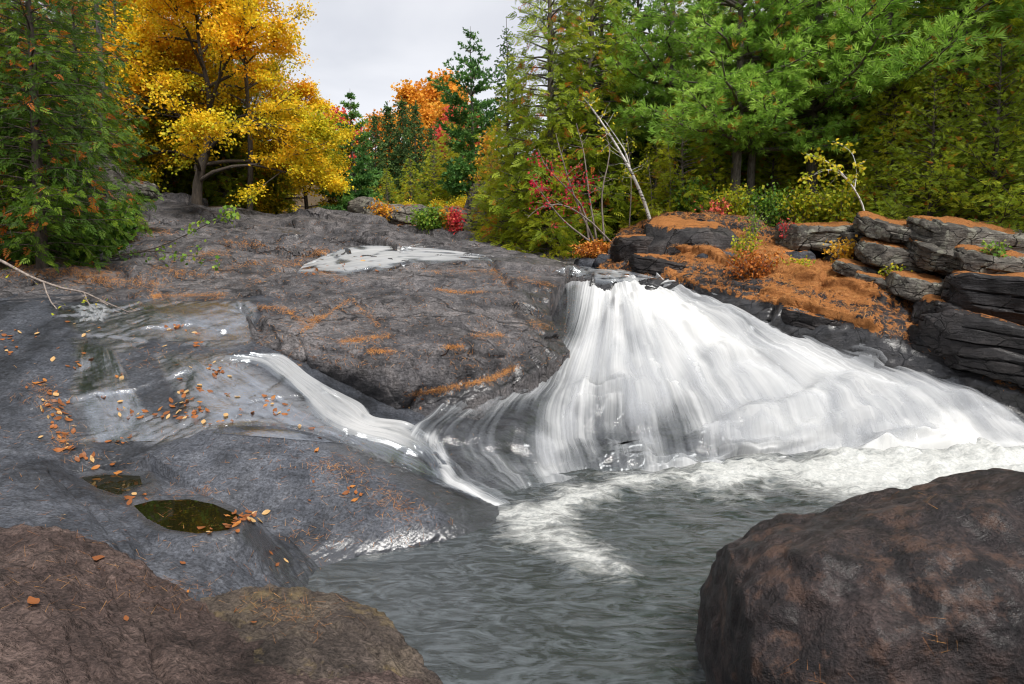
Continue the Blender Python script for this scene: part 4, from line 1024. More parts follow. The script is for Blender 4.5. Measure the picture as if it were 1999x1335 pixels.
stream('water_film', [(300, 690), (345, 745), (380, 800), (400, 845)], [(455, 704), (560, 770), (640, 825), (730, 872)], 50, 40, M['film'], 'broad shiny sheet of water on the wet slab beside the side cascade', .012, one, 0.004, 41., 'water', .5)
stream('water_film', [(640, 838), (740, 892), (840, 945), (930, 985)], [(700, 850), (800, 890), (880, 930), (960, 968)], 24, 40, M['film'], 'narrow shiny sheet of water along the upper edge of the dome', .012, one, 0.004, 43., 'water', .4)
# ------------------------------------------------------------------ vegetation library
def leaf_material(name, stops, trans=0.35, rough=0.6, gloss=0.25):
    t = NT(name)
    tint = t.attr('tint')
    col = t.ramp(tint, stops)
    d = t.principled(Base_Color=col, Roughness=rough)
    d.inputs['Specular IOR Level'].default_value = gloss
    tr = t.n.new('ShaderNodeBsdfTranslucent')
    t.l.new(col, tr.inputs['Color'])
    m = t.n.new('ShaderNodeMixShader'); m.inputs[0].default_value = trans
    t.l.new(d.outputs[0], m.inputs[1]); t.l.new(tr.outputs[0], m.inputs[2])
    return t.done(m.outputs[0])

def bark_material(name, a, b, scale=(6, 6, 1.5), bands=None):
    t = NT(name)
    n = t.noise(4, 4, 0.65, vec=t.map(scale=scale))
    col = t.ramp(n, [(0.35, a), (0.65, b)])
    if bands:
        k = t.ramp(t.noise(3, 3, 0.7, vec=t.map(scale=(2, 2, 9))), [(0.55, 0.0), (0.62, 1.0)])
        col = t.mix(k, col, bands)
    p = t.principled(Base_Color=col, Roughness=0.85, Normal=t.bump(n, 0.6, 0.03))
    return t.done(p.outputs[0])

M['cedar_deep'] = leaf_material('deep_cedar_leaf', [(0.0, (0.028, 0.066, 0.008)), (0.45, (0.070, 0.145, 0.012)), (0.80, (0.18, 0.28, 0.018)), (0.90, (0.30, 0.40, 0.03)), (0.925, (0.42, 0.15, 0.02)), (1.0, (0.52, 0.13, 0.02))], .45)
M['cedar'] = leaf_material('cedar_leaf', [(0.0, (0.085, 0.15, 0.014)), (0.45, (0.20, 0.285, 0.020)), (0.80, (0.36, 0.43, 0.028)), (0.90, (0.48, 0.50, 0.03)), (0.925, (0.44, 0.17, 0.02)), (1.0, (0.52, 0.14, 0.02))], .45)
M['cedar_gold'] = leaf_material('cedar_gold_leaf', [(0.0, (0.14, 0.20, 0.012)), (0.45, (0.34, 0.40, 0.020)), (0.80, (0.56, 0.56, 0.03)), (0.93, (0.56, 0.50, 0.03)), (0.95, (0.52, 0.24, 0.02)), (1.0, (0.52, 0.16, 0.02))], .45)
M['spruce'] = leaf_material('spruce_needle', [(0.0, (0.030, 0.075, 0.026)), (0.6, (0.085, 0.165, 0.048)), (1.0, (0.17, 0.26, 0.065))], 0.3)
M['pine'] = leaf_material('pine_needle', [(0.0, (0.12, 0.26, 0.040)), (0.5, (0.28, 0.48, 0.065)), (0.9, (0.48, 0.70, 0.13)), (0.94, (0.50, 0.28, 0.05)), (1.0, (0.47, 0.21, 0.04))], 0.45)
M['pine_far'] = leaf_material('far_pine_needle', [(0.0, (0.050, 0.14, 0.040)), (0.5, (0.12, 0.27, 0.060)), (1.0, (0.24, 0.42, 0.085))], 0.35)
M['yellow'] = leaf_material('yellow_leaf', [(0.0, (0.34, 0.38, 0.020)), (0.25, (0.70, 0.58, 0.022)), (0.55, (0.90, 0.60, 0.022)), (0.8, (0.92, 0.50, 0.020)), (1.0, (0.88, 0.36, 0.018))], 0.4)
M['lime'] = leaf_material('lime_leaf', [(0.0, (0.16, 0.26, 0.015)), (0.5, (0.38, 0.44, 0.025)), (1.0, (0.74, 0.54, 0.03))], 0.4)
M['orange'] = leaf_material('orange_leaf', [(0.0, (0.62, 0.42, 0.04)), (0.5, (0.76, 0.38, 0.04)), (1.0, (0.74, 0.26, 0.03))], 0.4)
M['red'] = leaf_material('red_leaf', [(0.0, (0.42, 0.012, 0.04)), (0.6, (0.66, 0.035, 0.07)), (1.0, (0.80, 0.20, 0.12))], 0.4)
M['green'] = leaf_material('green_leaf', [(0.0, (0.045, 0.12, 0.018)), (0.6, (0.13, 0.27, 0.03)), (1.0, (0.34, 0.42, 0.05))], 0.4)
M['rust'] = leaf_material('dead_fern', [(0.0, (0.30, 0.08, 0.02)), (0.5, (0.52, 0.17, 0.03)), (1.0, (0.70, 0.34, 0.06))], 0.3)
M['bark'] = bark_material('grey_bark', (0.055, 0.045, 0.038), (0.17, 0.145, 0.125))
M['bark_dark'] = bark_material('dark_bark', (0.028, 0.021, 0.016), (0.085, 0.066, 0.05))
M['bark_birch'] = bark_material('birch_bark', (0.48, 0.46, 0.43), (0.74, 0.72, 0.68), bands=(0.06, 0.05, 0.045))
M['twig'] = bark_material('twig_bark', (0.13, 0.10, 0.085), (0.30, 0.25, 0.215))

def unit(v): return v / (np.linalg.norm(v, axis=-1, keepdims=True) + 1e-9)

def tubes(lines, sides=5):
    """lines: list of (pts (n,3), radii (n,)) -> verts, quads"""
    V, Q = [], []; base = 0
    ang = np.linspace(0, 2 * math.pi, sides, endpoint=False)
    for pts, rad in lines:
        pts = np.asarray(pts, float); n = len(pts)
        tan = unit(np.gradient(pts, axis=0))
        ref = np.where(np.abs(tan[:, 2:3]) > 0.9, np.array([[1., 0, 0]]), np.array([[0, 0, 1.]]))
        a = unit(np.cross(tan, ref)); b = np.cross(tan, a)
        r = np.asarray(rad, float).reshape(-1, 1, 1)
        ring = pts[:, None] + r * (np.cos(ang)[None, :, None] * a[:, None] + np.sin(ang)[None, :, None] * b[:, None])
        V.append(ring.reshape(-1, 3))
        i = np.arange(n * sides).reshape(n, sides) + base
        j = np.roll(i, -1, axis=1)
        Q.append(np.stack([i[:-1], j[:-1], j[1:], i[1:]], -1).reshape(-1, 4))
        base += n * sides
    return np.concatenate(V), np.concatenate(Q)

# templates: quads in (side, along, normal) space
def tpl_leaf(w=0.36): return np.array([[(0, 0, 0), (w, .5, .07), (0, 1, -.03), (-w, .5, .07)]], float)
def tpl_spray(rng, n=9, w=0.06):
    q = []
    for k in range(n):
        t = (k + .5) / n
        side = (-1) ** k
        a = side * (1.0 - .45 * t) * (0 if k == n - 1 else 1)
        L = .42 * (1 - .35 * t) if k < n - 1 else .4
        o = np.array([0, t * .72, 0]); d = np.array([math.sin(a), math.cos(a), rng.uniform(-.15, .15)]); s = np.array([math.cos(a), -math.sin(a), 0]) * w
        q.append([o - s * .4, o + d * L * .55 - s, o + d * L, o + d * L * .55 + s])
    return np.array(q)
def tpl_tuft(rng, n=14, w=0.035, spread=0.75):
    q = []
    for k in range(n):
        az = rng.uniform(0, 2 * math.pi); el = spread * math.sqrt(rng.uniform(.02, 1))
        d = np.array([math.sin(az) * math.sin(el), math.cos(el), math.cos(az) * math.sin(el)])
        s = unit(np.cross(d, rng.normal(size=3))) * w
        L = rng.uniform(.75, 1.05)
        o = np.array([0, rng.uniform(-.25, .1), 0])
        q.append([o - s * .5, o + d * L * .5 - s, o + d * L, o + d * L * .5 + s])
    return np.array(q)
def tpl_twig(rng, n=12, w=0.12):
    q = []
    for k in range(n):
        t = k / n; az = rng.uniform(0, 2 * math.pi); el = rng.uniform(.5, .95)
        d = np.array([math.sin(az) * math.sin(el), math.cos(el), math.cos(az) * math.sin(el) * .6])
        s = unit(np.cross(d, rng.normal(size=3))) * w
        o = np.array([0, t * .8, 0]); L = .34
        q.append([o - s * .5, o + d * L * .5 - s, o + d * L, o + d * L * .5 + s])
    return np.array(q)

def scatter_mesh(name, tpl, pos, dirs, size, tint, rng, up_bias=0.0, mat=None):
    """copies of a small template of quads, each turned along its direction"""
    N = len(pos); dirs = unit(dirs)
    rnd = rng.normal(size=(N, 3)); rnd[:, 2] += up_bias
    side = unit(np.cross(dirs, rnd)); nrm = np.cross(side, dirs)
    T = tpl.reshape(-1, 3)
    V = pos[:, None] + size[:, None, None] * (T[None, :, 0:1] * side[:, None] + T[None, :, 1:2] * dirs[:, None] + T[None, :, 2:3] * nrm[:, None])
    k = len(T)
    Q = np.arange(N * k).reshape(-1, 4)
    me = mesh_np(name, V.reshape(-1, 3), Q, smooth_shade=False, attrs={'tint': np.repeat(tint, k)})
    if mat: me.materials.append(mat)
    return me

def clump_tint(pos, rng, scale, lo=0.0, hi=1.0, jitter=0.18, dead=0.0, dead_scale=1.6):
    c = fbm(pos, scale, 2, .5, 40.0) * .55 + .5 + rng.normal(size=len(pos)) * jitter
    t = np.clip(lo + (hi - lo) * c, 0.0, min(hi, .9) if dead else hi)
    if dead:
        dm = (fbm(pos, dead_scale, 2, .5, 90.0) + rng.normal(size=len(pos)) * .35) > (1.0 - dead)
        t = np.where(dm, rng.uniform(.93, 1, len(pos)), t)
    return t

def conifer(seed, H, prof, nbr, e0, droop, tip, unit_step, size, kind, twig_step=0.28, twig_ang=0.9, twig_len=0.45, z0=0.06, trunk_r=0.10, tint=(0, .88), dead=0.0,
            lean=0.0, hang=0.0, inner=0.15, irregular=0.25, tpl=None, mats=('cedar', 'bark'), whorl=0, max_units=12000, limb_r=1.0, point=0.3):
    """trunk with limbs and side twigs; foliage sprays carried on the twigs.  Returns (trunk mesh, crown mesh)."""
    rng = np.random.default_rng(seed)
    n = 14
    tz = np.linspace(-0.4, H * 1.02, n)
    tr = np.stack([lean * tz + .04 * H * .1 * np.sin(tz * .7 + seed), .03 * np.sin(tz * .9 + seed * 2), tz], -1)
    lines = [(tr, trunk_r * np.clip(1 - tz / H, .04, 1.15) ** .8)]
    pos, dirs = [], []
    for b in range(nbr):
        f = (b + rng.uniform(0, 1)) / nbr
        if whorl: f = min((math.floor(f * whorl) + rng.uniform(-.1, .1)) / whorl + .5 / whorl, .995)
        f = max(f, 0.0)
        z = H * (z0 + (1 - z0) * f)
        L = prof(f) * (1 + rng.uniform(-irregular, irregular * .7))
        if L < .05: continue
        az = b * 2.39996 + rng.uniform(-.5, .5)
        h = np.array([math.cos(az), math.sin(az), 0])
        el = e0(f) + rng.uniform(-.12, .12)
        s = np.linspace(0, 1, 7)
        zz = np.tan(el) * s - droop * s ** 2 + tip * s ** 3
        wig = np.cumsum(rng.normal(size=(7, 1)) * .05, 0)
        base = np.array([np.interp(z, tz, tr[:, 0]), np.interp(z, tz, tr[:, 1]), z])
        ax = base + L * (s[:, None] * h + zz[:, None] * np.array([0, 0, 1.]) + wig * np.array([-h[1], h[0], 0]) * s[:, None])
        lines.append((ax, limb_r * (.012 + .018 * L) * np.array([1, .85, .7, .55, .4, .28, .12])))
        m = max(2, int(L * (1 - inner) / twig_step))
        for k in range(m):
            q = inner + (1 - inner) * (k + rng.uniform(0, 1)) / m
            p0 = np.array([np.interp(q, s, ax[:, c]) for c in range(3)])
            tg = unit(np.array([np.interp(min(q + .1, 1), s, ax[:, c]) - np.interp(max(q - .1, 0), s, ax[:, c]) for c in range(3)]))
            sd_ = np.cross(tg, [0, 0, 1.]); sd_ = unit(sd_)
            sign = 1 if k % 2 else -1
            ta = twig_ang * rng.uniform(.6, 1.2)
            d = unit(tg * math.cos(ta) + sd_ * sign * math.sin(ta) + np.array([0, 0, rng.uniform(-.25, .2) - hang]))
            tl = twig_len * L * (1 - .7 * q) * rng.uniform(.6, 1.2) + size * .5
            nu_ = max(1, int(tl / unit_step))
            tt = (np.arange(nu_) + rng.uniform(0, 1, nu_)) / nu_
            pos.append(p0 + d * (tt * tl)[:, None] + np.array([0, 0, -1.]) * (tt ** 2 * hang * tl * .6)[:, None])
            dd = d + rng.normal(size=(nu_, 3)) * .35; dd[:, 2] -= hang * .9
            dirs.append(dd)
            if tl > .5: lines.append((np.array([p0, p0 + d * tl * .5, p0 + d * tl]), [.006, .005, .002]))
        # the limb's own tip
        pos.append(ax[3:]); dirs.append(np.tile(ax[-1] - ax[-3], (4, 1)) + rng.normal(size=(4, 3)) * .2)
    pos = np.concatenate(pos); dirs = np.concatenate(dirs)
    if len(pos) > max_units:
        k = rng.choice(len(pos), max_units, replace=False); pos, dirs = pos[k], dirs[k]
    pos = pos + rng.normal(size=pos.shape) * size * .12
    sz = size * rng.uniform(.7, 1.25, len(pos)) * (1 - point * np.clip(pos[:, 2] / H, 0, 1) ** 2)
    ti = clump_tint(pos, rng, 1.1, tint[0], tint[1], .16, dead)
    if tpl is None: tpl = {'spray': tpl_spray(rng), 'tuft': tpl_tuft(rng), 'twig': tpl_twig(rng)}[kind]
    crown = scatter_mesh('crown', tpl, pos, dirs, sz, ti, rng, 0.0, M[mats[0]])
    V, Q = tubes(lines, 5)
    trunk = mesh_np('trunk', V, Q); trunk.materials.append(M[mats[1]])
    return trunk, crown

def limb(p0, d, L, n, rng, bend=0.25, sag=0.0):
    pts = [np.array(p0, float)]; d = unit(np.array(d, float))
    for k in range(n - 1):
        d = unit(d + rng.normal(size=3) * bend + np.array([0, 0, -sag]))
        pts.append(pts[-1] + d * L / (n - 1))
    return np.array(pts)

def broadleaf(seed, H, R, nleaf, leaf, mats=('yellow', 'bark_dark'), trunk_pts=None, z0=0.22, nl=14, n2=7, n3=6, trunk_r=.13, layered=0.6, tint=(0, 1), scatter=.16, squash=1.0, jitter=.16, top_shape=1.0, tri=False):
    """trunk, limbs, branches and twigs with leaves along the twigs"""
    rng = np.random.default_rng(seed)
    tz = np.linspace(0, 1, 12)
    if trunk_pts is None:
        trunk = np.stack([.03 * H * np.sin(tz * 5 + seed), .03 * H * np.sin(tz * 4 + 2 * seed), tz * H], -1)
    else:
        trunk = catmull(np.array(trunk_pts, float), tz)
    trunk[0, 2] -= .4
    lines = [(trunk, trunk_r * (1 - .92 * tz) )]
    tw = []
    for a in range(nl):
        f = z0 + (1 - z0) * (a + rng.uniform(0, 1)) / nl
        p = np.array([np.interp(f, tz, trunk[:, c]) for c in range(3)])
        az = a * 2.4 + rng.uniform(-.4, .4)
        env = math.sin(math.pi * min(1, .18 + .82 * (1 - (f - z0) / (1 - z0)) ** .8)) ** .6 if top_shape else 1
        env = max(.35, min(1.0, (1.05 - (f - z0) / (1 - z0)) * 1.7) ** .8) if top_shape else 1
        L = R * env * rng.uniform(.75, 1.15)
        el = rng.uniform(.15, .55) + .5 * f
        d = np.array([math.cos(az) * math.cos(el), math.sin(az) * math.cos(el), math.sin(el) * squash])
        l1 = limb(p, d, L, 7, rng, .14, .06)
        lines.append((l1, trunk_r * .42 * (1 - .4 * f) * np.linspace(1, .18, 7)))
        for b in range(n2):
            q = rng.uniform(.25, 1.0)
            p2 = np.array([np.interp(q, np.linspace(0, 1, 7), l1[:, c]) for c in range(3)])
            d2 = unit(l1[-1] - l1[0]) + rng.normal(size=3) * np.array([.75, .75, .45 * (1 - layered)]); d2[2] -= .05
            L2 = L * (1.15 - q) * .7 * rng.uniform(.6, 1.2) + .25
            l2 = limb(p2, d2, L2, 5, rng, .2, .03)
            lines.append((l2, trunk_r * .14 * np.linspace(1, .25, 5)))
            for c_ in range(n3):
                q3 = rng.uniform(.2, 1)
                p3 = np.array([np.interp(q3, np.linspace(0, 1, 5), l2[:, c]) for c in range(3)])
                d3 = unit(unit(l2[-1] - l2[0]) + rng.normal(size=3) * np.array([.8, .8, .5 * (1 - layered) + .1]))
                L3 = rng.uniform(.25, .55) * R * .38
                p4 = p3 + d3 * L3
                tw.append((p3, p4))
                lines.append((np.array([p3, p4]), [trunk_r * .035 + .002, .002]))
    A = np.array([x[0] for x in tw]); B = np.array([x[1] for x in tw])
    k = rng.integers(0, len(tw), nleaf); u = rng.uniform(-.1, 1.1, (nleaf, 1))
    pos = A[k] + (B[k] - A[k]) * u + rng.normal(size=(nleaf, 3)) * scatter * np.array([1, 1, 1 - .6 * layered])
    dirs = unit(B[k] - A[k]) + rng.normal(size=(nleaf, 3)) * .8; dirs[:, 2] -= .35
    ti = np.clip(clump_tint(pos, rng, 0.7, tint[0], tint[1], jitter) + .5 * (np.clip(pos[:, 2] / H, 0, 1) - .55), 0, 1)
    crown = scatter_mesh('crown', tpl_leaf(), pos, dirs, leaf * rng.uniform(.65, 1.25, nleaf), ti, rng, 1.2, M[mats[0]])
    V, Q = tubes(lines, 5)
    tm = mesh_np('trunk', V, Q); tm.materials.append(M[mats[1]])
    return tm, crown

def place(kind, meshes, label, x, y, rz=0.0, s=1.0, cat='tree', group=None, z=None, sz=None, tiltx=0.0, tilty=0.0):
    if z is None: z = float(ground_z(x, y)) - 0.05
    o = empty(kind, (x, y, z), rz, s)
    if sz: o.scale = (s, s, sz)
    o.rotation_euler = (tiltx, tilty, rz)
    tag(o, label, cat, group)
    for nm, me in zip(('trunk', 'crown'), meshes):
        obj(nm, me, None, o)
    return o

def at(px, d): return (px - 999.5) / F * d * 1.0, d
# ------------------------------------------------------------------ the trees
cone = lambda R, p=1.0, lo=.35: (lambda f: R * (lo + (1 - lo) * min(1, f * 6)) * max(0.0, 1 - f) ** p + .06)
near_cedar = conifer(11, 7.6, lambda f: (1.75 * min(1, .5 + f * 5) * max(0, 1 - f) ** .42 + .1), 165, lambda f: .25 + .35 * f, .75, .45, .10, .20, 'spray', twig_step=.15, twig_len=.5, hang=.35, trunk_r=.13, tint=(0, .84), dead=.30, mats=('cedar_deep', 'bark_dark'), z0=.03, max_units=14500, inner=.08, limb_r=.5)
cedar_a = conifer(12, 10.0, lambda f: (1.55 * min(1, .55 + f * 5) * max(0, 1 - f) ** .6 + .1), 170, lambda f: .3 + .3 * f, .7, .5, .085, .27, 'spray', twig_step=.125, twig_len=.55, hang=.3, trunk_r=.15, tint=(.2, .9), dead=.18, mats=('cedar', 'bark'), z0=.03, max_units=11500, inner=.3)
cedar_b = conifer(13, 7.0, lambda f: (1.7 * min(1, .55 + f * 4) * max(0, 1 - f) ** .7 + .1), 130, lambda f: .3 + .3 * f, .7, .5, .085, .25, 'spray', twig_step=.125, twig_len=.5, hang=.25, trunk_r=.12, tint=(.1, .9), dead=.2, mats=('cedar_gold', 'bark'), z0=.02, max_units=9500, inner=.25)
cedar_low = conifer(14, 4.2, lambda f: (1.6 * min(1, .6 + f * 3) * max(0, 1 - f) ** .8 + .15), 110, lambda f: .35 + .3 * f, .6, .5, .055, .125, 'spray', twig_step=.095, twig_len=.5, hang=.15, trunk_r=.08, tint=(.1, .88), dead=.12, mats=('cedar', 'bark_dark'), z0=.01, max_units=10000, limb_r=.5)
spruce_a = conifer(15, 10.0, lambda f: 1.75 * (.5 + .5 * min(1, f * 6)) * max(0.0, 1 - f) ** 1.05, 150, lambda f: -.05 + .5 * f, .25, .3, .17, .42, 'twig', twig_step=.17, twig_len=.42, hang=.12, trunk_r=.13, mats=('spruce', 'bark_dark'), tint=(0, 1), z0=.06, max_units=4500, point=.72)
spruce_b = spruce_a
spruce_far = conifer(21, 10.0, lambda f: 1.7 * (.6 + .4 * min(1, f * 6)) * max(0.0, 1 - f) ** 1.0 + .03, 120, lambda f: -.05 + .5 * f, .25, .3, .17, .46, 'twig', twig_step=.17, twig_len=.42, hang=.12, trunk_r=.13, mats=('spruce', 'bark_dark'), tint=(.1, 1), z0=.04, max_units=4600, point=.3, inner=.03)
sparse_spruce = conifer(17, 11.0, cone(1.2, .6), 110, lambda f: -.25 + .4 * f, .3, .2, .25, .26, 'twig', twig_step=.5, twig_len=.3, hang=.3, trunk_r=.15, mats=('spruce', 'bark'), tint=(0, .8), z0=.05, max_units=2200)
pine_layer = conifer(18, 8.6, lambda f: 2.2 * max(0, 1 - f) ** .9 + .02, 84, lambda f: .06 + .45 * f, .1, .16, .11, .26, 'tuft', twig_step=.14, twig_len=.5, hang=0, trunk_r=.13, mats=('pine_far', 'bark'), tint=(0, .9), z0=.08, whorl=13, irregular=.3, max_units=5200, point=.3,
                      tpl=tpl_tuft(np.random.default_rng(1), 11, .12, .9))
pine_open = conifer(19, 10.0, lambda f: (1.75 * (1.25 if .45 < f < .75 else .75) * max(0.02, 1 - f) ** .5), 80, lambda f: .18 + .45 * f, .05, .2, .10, .27, 'tuft', twig_step=.13, twig_len=.5, hang=0, trunk_r=.14, mats=('pine_far', 'bark'), tint=(0, .85), z0=.08, whorl=14, irregular=.5, max_units=5600, point=.5,
                     tpl=tpl_tuft(np.random.default_rng(2), 11, .12, .9))
white_pine = conifer(20, 11.5, lambda f: 3.0 * max(0.02, 1 - f) ** .5, 70, lambda f: .02 + .4 * f, .12, .2, .12, .23, 'tuft', twig_step=.16, twig_len=.45, hang=.02, trunk_r=.19, mats=('pine', 'bark'), tint=(.15, .9), dead=.12, z0=.32, whorl=11, irregular=.35, max_units=8500,
                      tpl=tpl_tuft(np.random.default_rng(3), 11, .06, .8))

for px, d, s, r_, lab in [(2230, 13.2, 1.0, .3, 'pine out of frame whose boughs hang in at the top right corner'), (1850, 17.5, 1.0, 1.5, 'pine above the outcrop cedars at the top right'), (1700, 17.8, 1.05, 3.3, 'pine above the cleft cedar, its bough low over the sapling'), (1575, 18.5, 1.02, 5.1, 'pine behind the sapling with bright plumes at the top')]:
    x, y = at(px, d); place('pine_tree', white_pine, lab, x, y, r_, s)
# left bank
G_L = 'cedars massed behind the near cedar'
x, y = at(92, 12.9); place('cedar_tree', near_cedar, 'tall near cedar with rust brown sprays at the left edge of the photo', x, y, 0.4, .94)
x, y = at(-70, 13.4); place('cedar_tree', near_cedar, 'near cedar cut by the left edge of the photo', x, y, 2.2, 1.05)
x, y = at(178, 16.4); place('cedar_tree', near_cedar, 'slimmer cedar just right of the tall near cedar', x, y, 4.0, .82)
x, y = at(30, 15.0); place('cedar_tree', near_cedar, 'cedar filling the gap behind the two near cedars', x, y, 5.2, 1.0)
x, y = at(222, 18.5); place('spruce_tree', sparse_spruce, 'thin dark spruce with bare drooping boughs between cedar and yellow tree', x, y, .5, .8)
for k, (px, d, s) in enumerate([(60, 20, .78), (150, 22, .84), (255, 24, .8), (-60, 19, .78), (310, 27, .62), (-10, 24, .9), (200, 28, .95)]):
    x, y = at(px, d); place('cedar_tree', cedar_a, 'dark cedar massed behind the near cedars on the shaded left bank', x, y, k * 1.3, s, group=G_L)
G_U = 'low dark cedars beneath the yellow tree'
for k, (px, d, s) in enumerate([(285, 25.0, .62), (335, 26.5, .7), (380, 27.5, .7), (450, 27, .72), (500, 27.5, .66), (545, 28.5, .62), (420, 29, .8)]):
    x, y = at(px, d); place('cedar_tree', cedar_a, 'low dark cedar in the shade beneath the yellow tree', x, y, k * 2.1, s, group=G_U)
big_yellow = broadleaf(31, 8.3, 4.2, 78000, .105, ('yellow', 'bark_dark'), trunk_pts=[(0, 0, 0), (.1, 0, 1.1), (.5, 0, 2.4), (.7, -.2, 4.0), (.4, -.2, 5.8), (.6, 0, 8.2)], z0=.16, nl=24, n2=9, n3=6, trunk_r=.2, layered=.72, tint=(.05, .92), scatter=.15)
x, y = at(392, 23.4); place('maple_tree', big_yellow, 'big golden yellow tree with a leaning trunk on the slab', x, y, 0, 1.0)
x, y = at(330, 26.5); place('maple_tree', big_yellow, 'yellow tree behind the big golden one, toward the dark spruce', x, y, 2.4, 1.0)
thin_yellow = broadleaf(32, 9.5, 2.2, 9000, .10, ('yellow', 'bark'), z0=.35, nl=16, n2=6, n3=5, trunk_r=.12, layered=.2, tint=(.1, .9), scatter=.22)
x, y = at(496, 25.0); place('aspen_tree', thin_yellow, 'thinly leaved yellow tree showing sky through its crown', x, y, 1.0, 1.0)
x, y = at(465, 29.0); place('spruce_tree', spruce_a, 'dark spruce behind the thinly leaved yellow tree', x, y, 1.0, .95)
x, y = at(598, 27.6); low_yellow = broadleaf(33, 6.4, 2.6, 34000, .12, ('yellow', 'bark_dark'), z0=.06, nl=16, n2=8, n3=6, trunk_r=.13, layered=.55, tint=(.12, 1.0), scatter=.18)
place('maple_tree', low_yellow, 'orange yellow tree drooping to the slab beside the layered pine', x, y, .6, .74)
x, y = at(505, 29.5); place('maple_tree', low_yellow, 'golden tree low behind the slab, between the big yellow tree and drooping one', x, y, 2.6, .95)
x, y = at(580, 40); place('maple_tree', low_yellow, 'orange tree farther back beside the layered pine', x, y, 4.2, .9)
# centre, far
red_far = broadleaf(34, 7.0, 2.6, 9000, .24, ('red', 'bark'), z0=.2, nl=12, n2=7, n3=5, layered=.2, tint=(.3, 1.0), scatter=.3)
x, y = at(655, 62); place('maple_tree', red_far, 'far red tree showing left of the layered pine', x, y, 0, 1.25, z=8.0)
x, y = at(905, 58); place('maple_tree', red_far, 'far red tree peeking out left of the open pine', x, y, 1, .9, z=10.0)
x, y = at(694, 28.6); place('pine_tree', pine_layer, 'pine with flat layered boughs standing alone against the sky', x, y, .2, .74, z=3.9)
for k, (px, d, top, lab) in enumerate([(738, 44, 232, 'dark spruce next to the layered pine'), (764, 46, 214, 'pointed dark spruce second from the layered pine'), (792, 45, 204, 'tallest dark spruce in front of the orange hill'), (816, 43, 212, 'dark spruce at the right end of the far spruce row'), (716, 47, 262, 'short dark spruce half hidden by the layered pine'), (845, 41, 255, 'dark spruce between the spruce row and golden cedars')]):
    x, y = at(px, d); z = 4.6; Ht = CAMZ + d * (540 - top) / F * 1.0 - z
    place('spruce_tree', spruce_far, lab, x, y, k * 1.1, Ht / 10.0, z=z)
orange_far = broadleaf(35, 9.0, 2.6, 9000, .26, ('orange', 'bark'), z0=.15, nl=13, n2=7, n3=5, layered=.1, tint=(.0, .75), scatter=.35)
for k, (px, d, top, lab) in enumerate([(815, 76, 205, 'far orange tree left of the bright hilltop one'), (855, 78, 186, 'bright orange tree at the top of the far hill'), (888, 74, 200, 'far orange tree beside the open pine'), (840, 70, 240, 'far orange tree lower on the hill in front of the bright one'), (875, 68, 235, 'far orange tree low on the hill nearest the open pine'), (745, 72, 248, 'far yellow orange tree glimpsed between the spruces')]):
    x, y = at(px, d); z = 9.0; Ht = CAMZ + d * (540 - top) / F - z
    place('aspen_tree', orange_far, lab, x, y, k * 1.7, Ht / 9.0, z=z)
for k, (px, d, top, lab) in enumerate([(760, 34, 335, 'short yellow green cedar below the far spruces'), (805, 33, 318, 'yellow green cedar in front of the spruce row'), (850, 34, 285, 'golden green cedar below the orange hill'), (880, 35, 246, 'tall golden green cedar left of the open pine'), (905, 34, 232, 'golden green cedar close beside the open pine'), (725, 33, 350, 'small green cedar at the foot of the layered pine')]):
    x, y = at(px, d); z = 4.1; Ht = CAMZ + d * (540 - top) / F - z
    place('cedar_tree', cedar_b, lab, x, y, k * 1.9, Ht / 7.0, z=z)
lime_bush = broadleaf(36, 2.2, 1.2, 6000, .09, ('lime', 'twig'), z0=.1, nl=10, n2=6, n3=4, trunk_r=.04, layered=.2, scatter=.12)
for k, (px, d, lab) in enumerate([(865, 30, 'yellow green bush above the long pale rock'), (800, 31, 'lime bush behind the long pale rock'), (900, 29, 'lime bush left of the upright pale rock'), (700, 32, 'lime bush at the end of the slab by the layered pine')]):
    x, y = at(px, d); place('bush', lime_bush, lab, x, y, k, .8, cat='bush', z=3.9)
x, y = at(922, 30.0); place('pine_tree', pine_open, 'tall ragged pine with long boughs left of the great cedars', x, y, 2.3, .93, z=3.9)
x, y = at(990, 33.0); place('spruce_tree', spruce_b, 'spruce between the ragged pine and the great cedar', x, y, 1, 1.05, z=4.2)
# right side: the great cedars and the wood behind
x, y = at(1072, 20.3); place('cedar_tree', cedar_a, 'great cedar left of its twin, rising out of the photo above the lip', x, y, .4, 1.12, sz=1.12)
x, y = at(1146, 20.8); place('cedar_tree', cedar_a, 'great cedar right of its twin, behind the leaning birch', x, y, 2.2, 1.14)
x, y = at(1005, 21.5); place('cedar_tree', cedar_b, 'bushy cedar at the left foot of the great cedars', x, y, 1.0, .86)
x, y = at(1075, 19.6); place('cedar_tree', cedar_b, 'low cedar in front of the great cedars behind the red shrub', x, y, 3.0, .66)
x, y = at(960, 24.0); place('cedar_tree', cedar_b, 'small cedar behind the upright pale rock', x, y, 4.0, .55)
x, y = at(1165, 22.5); place('spruce_tree', spruce_b, 'dark spruce behind the birch trunk', x, y, 1.0, 1.1)
x, y = at(1235, 24.0); place('spruce_tree', spruce_a, 'tall spruce between the great cedars and the pines', x, y, 2.0, 1.12)
x, y = at(1300, 21.0); place('pine_tree', white_pine, 'pine left of the twin grey trunks', x, y, .7, .95)
x, y = at(1428, 18.2); place('pine_tree', white_pine, 'pine with the thicker of the two grey trunks', x, y, 2.6, .92)
x, y = at(1458, 18.6); place('pine_tree', white_pine, 'pine with the thinner of the two grey trunks', x, y, 4.4, .82)
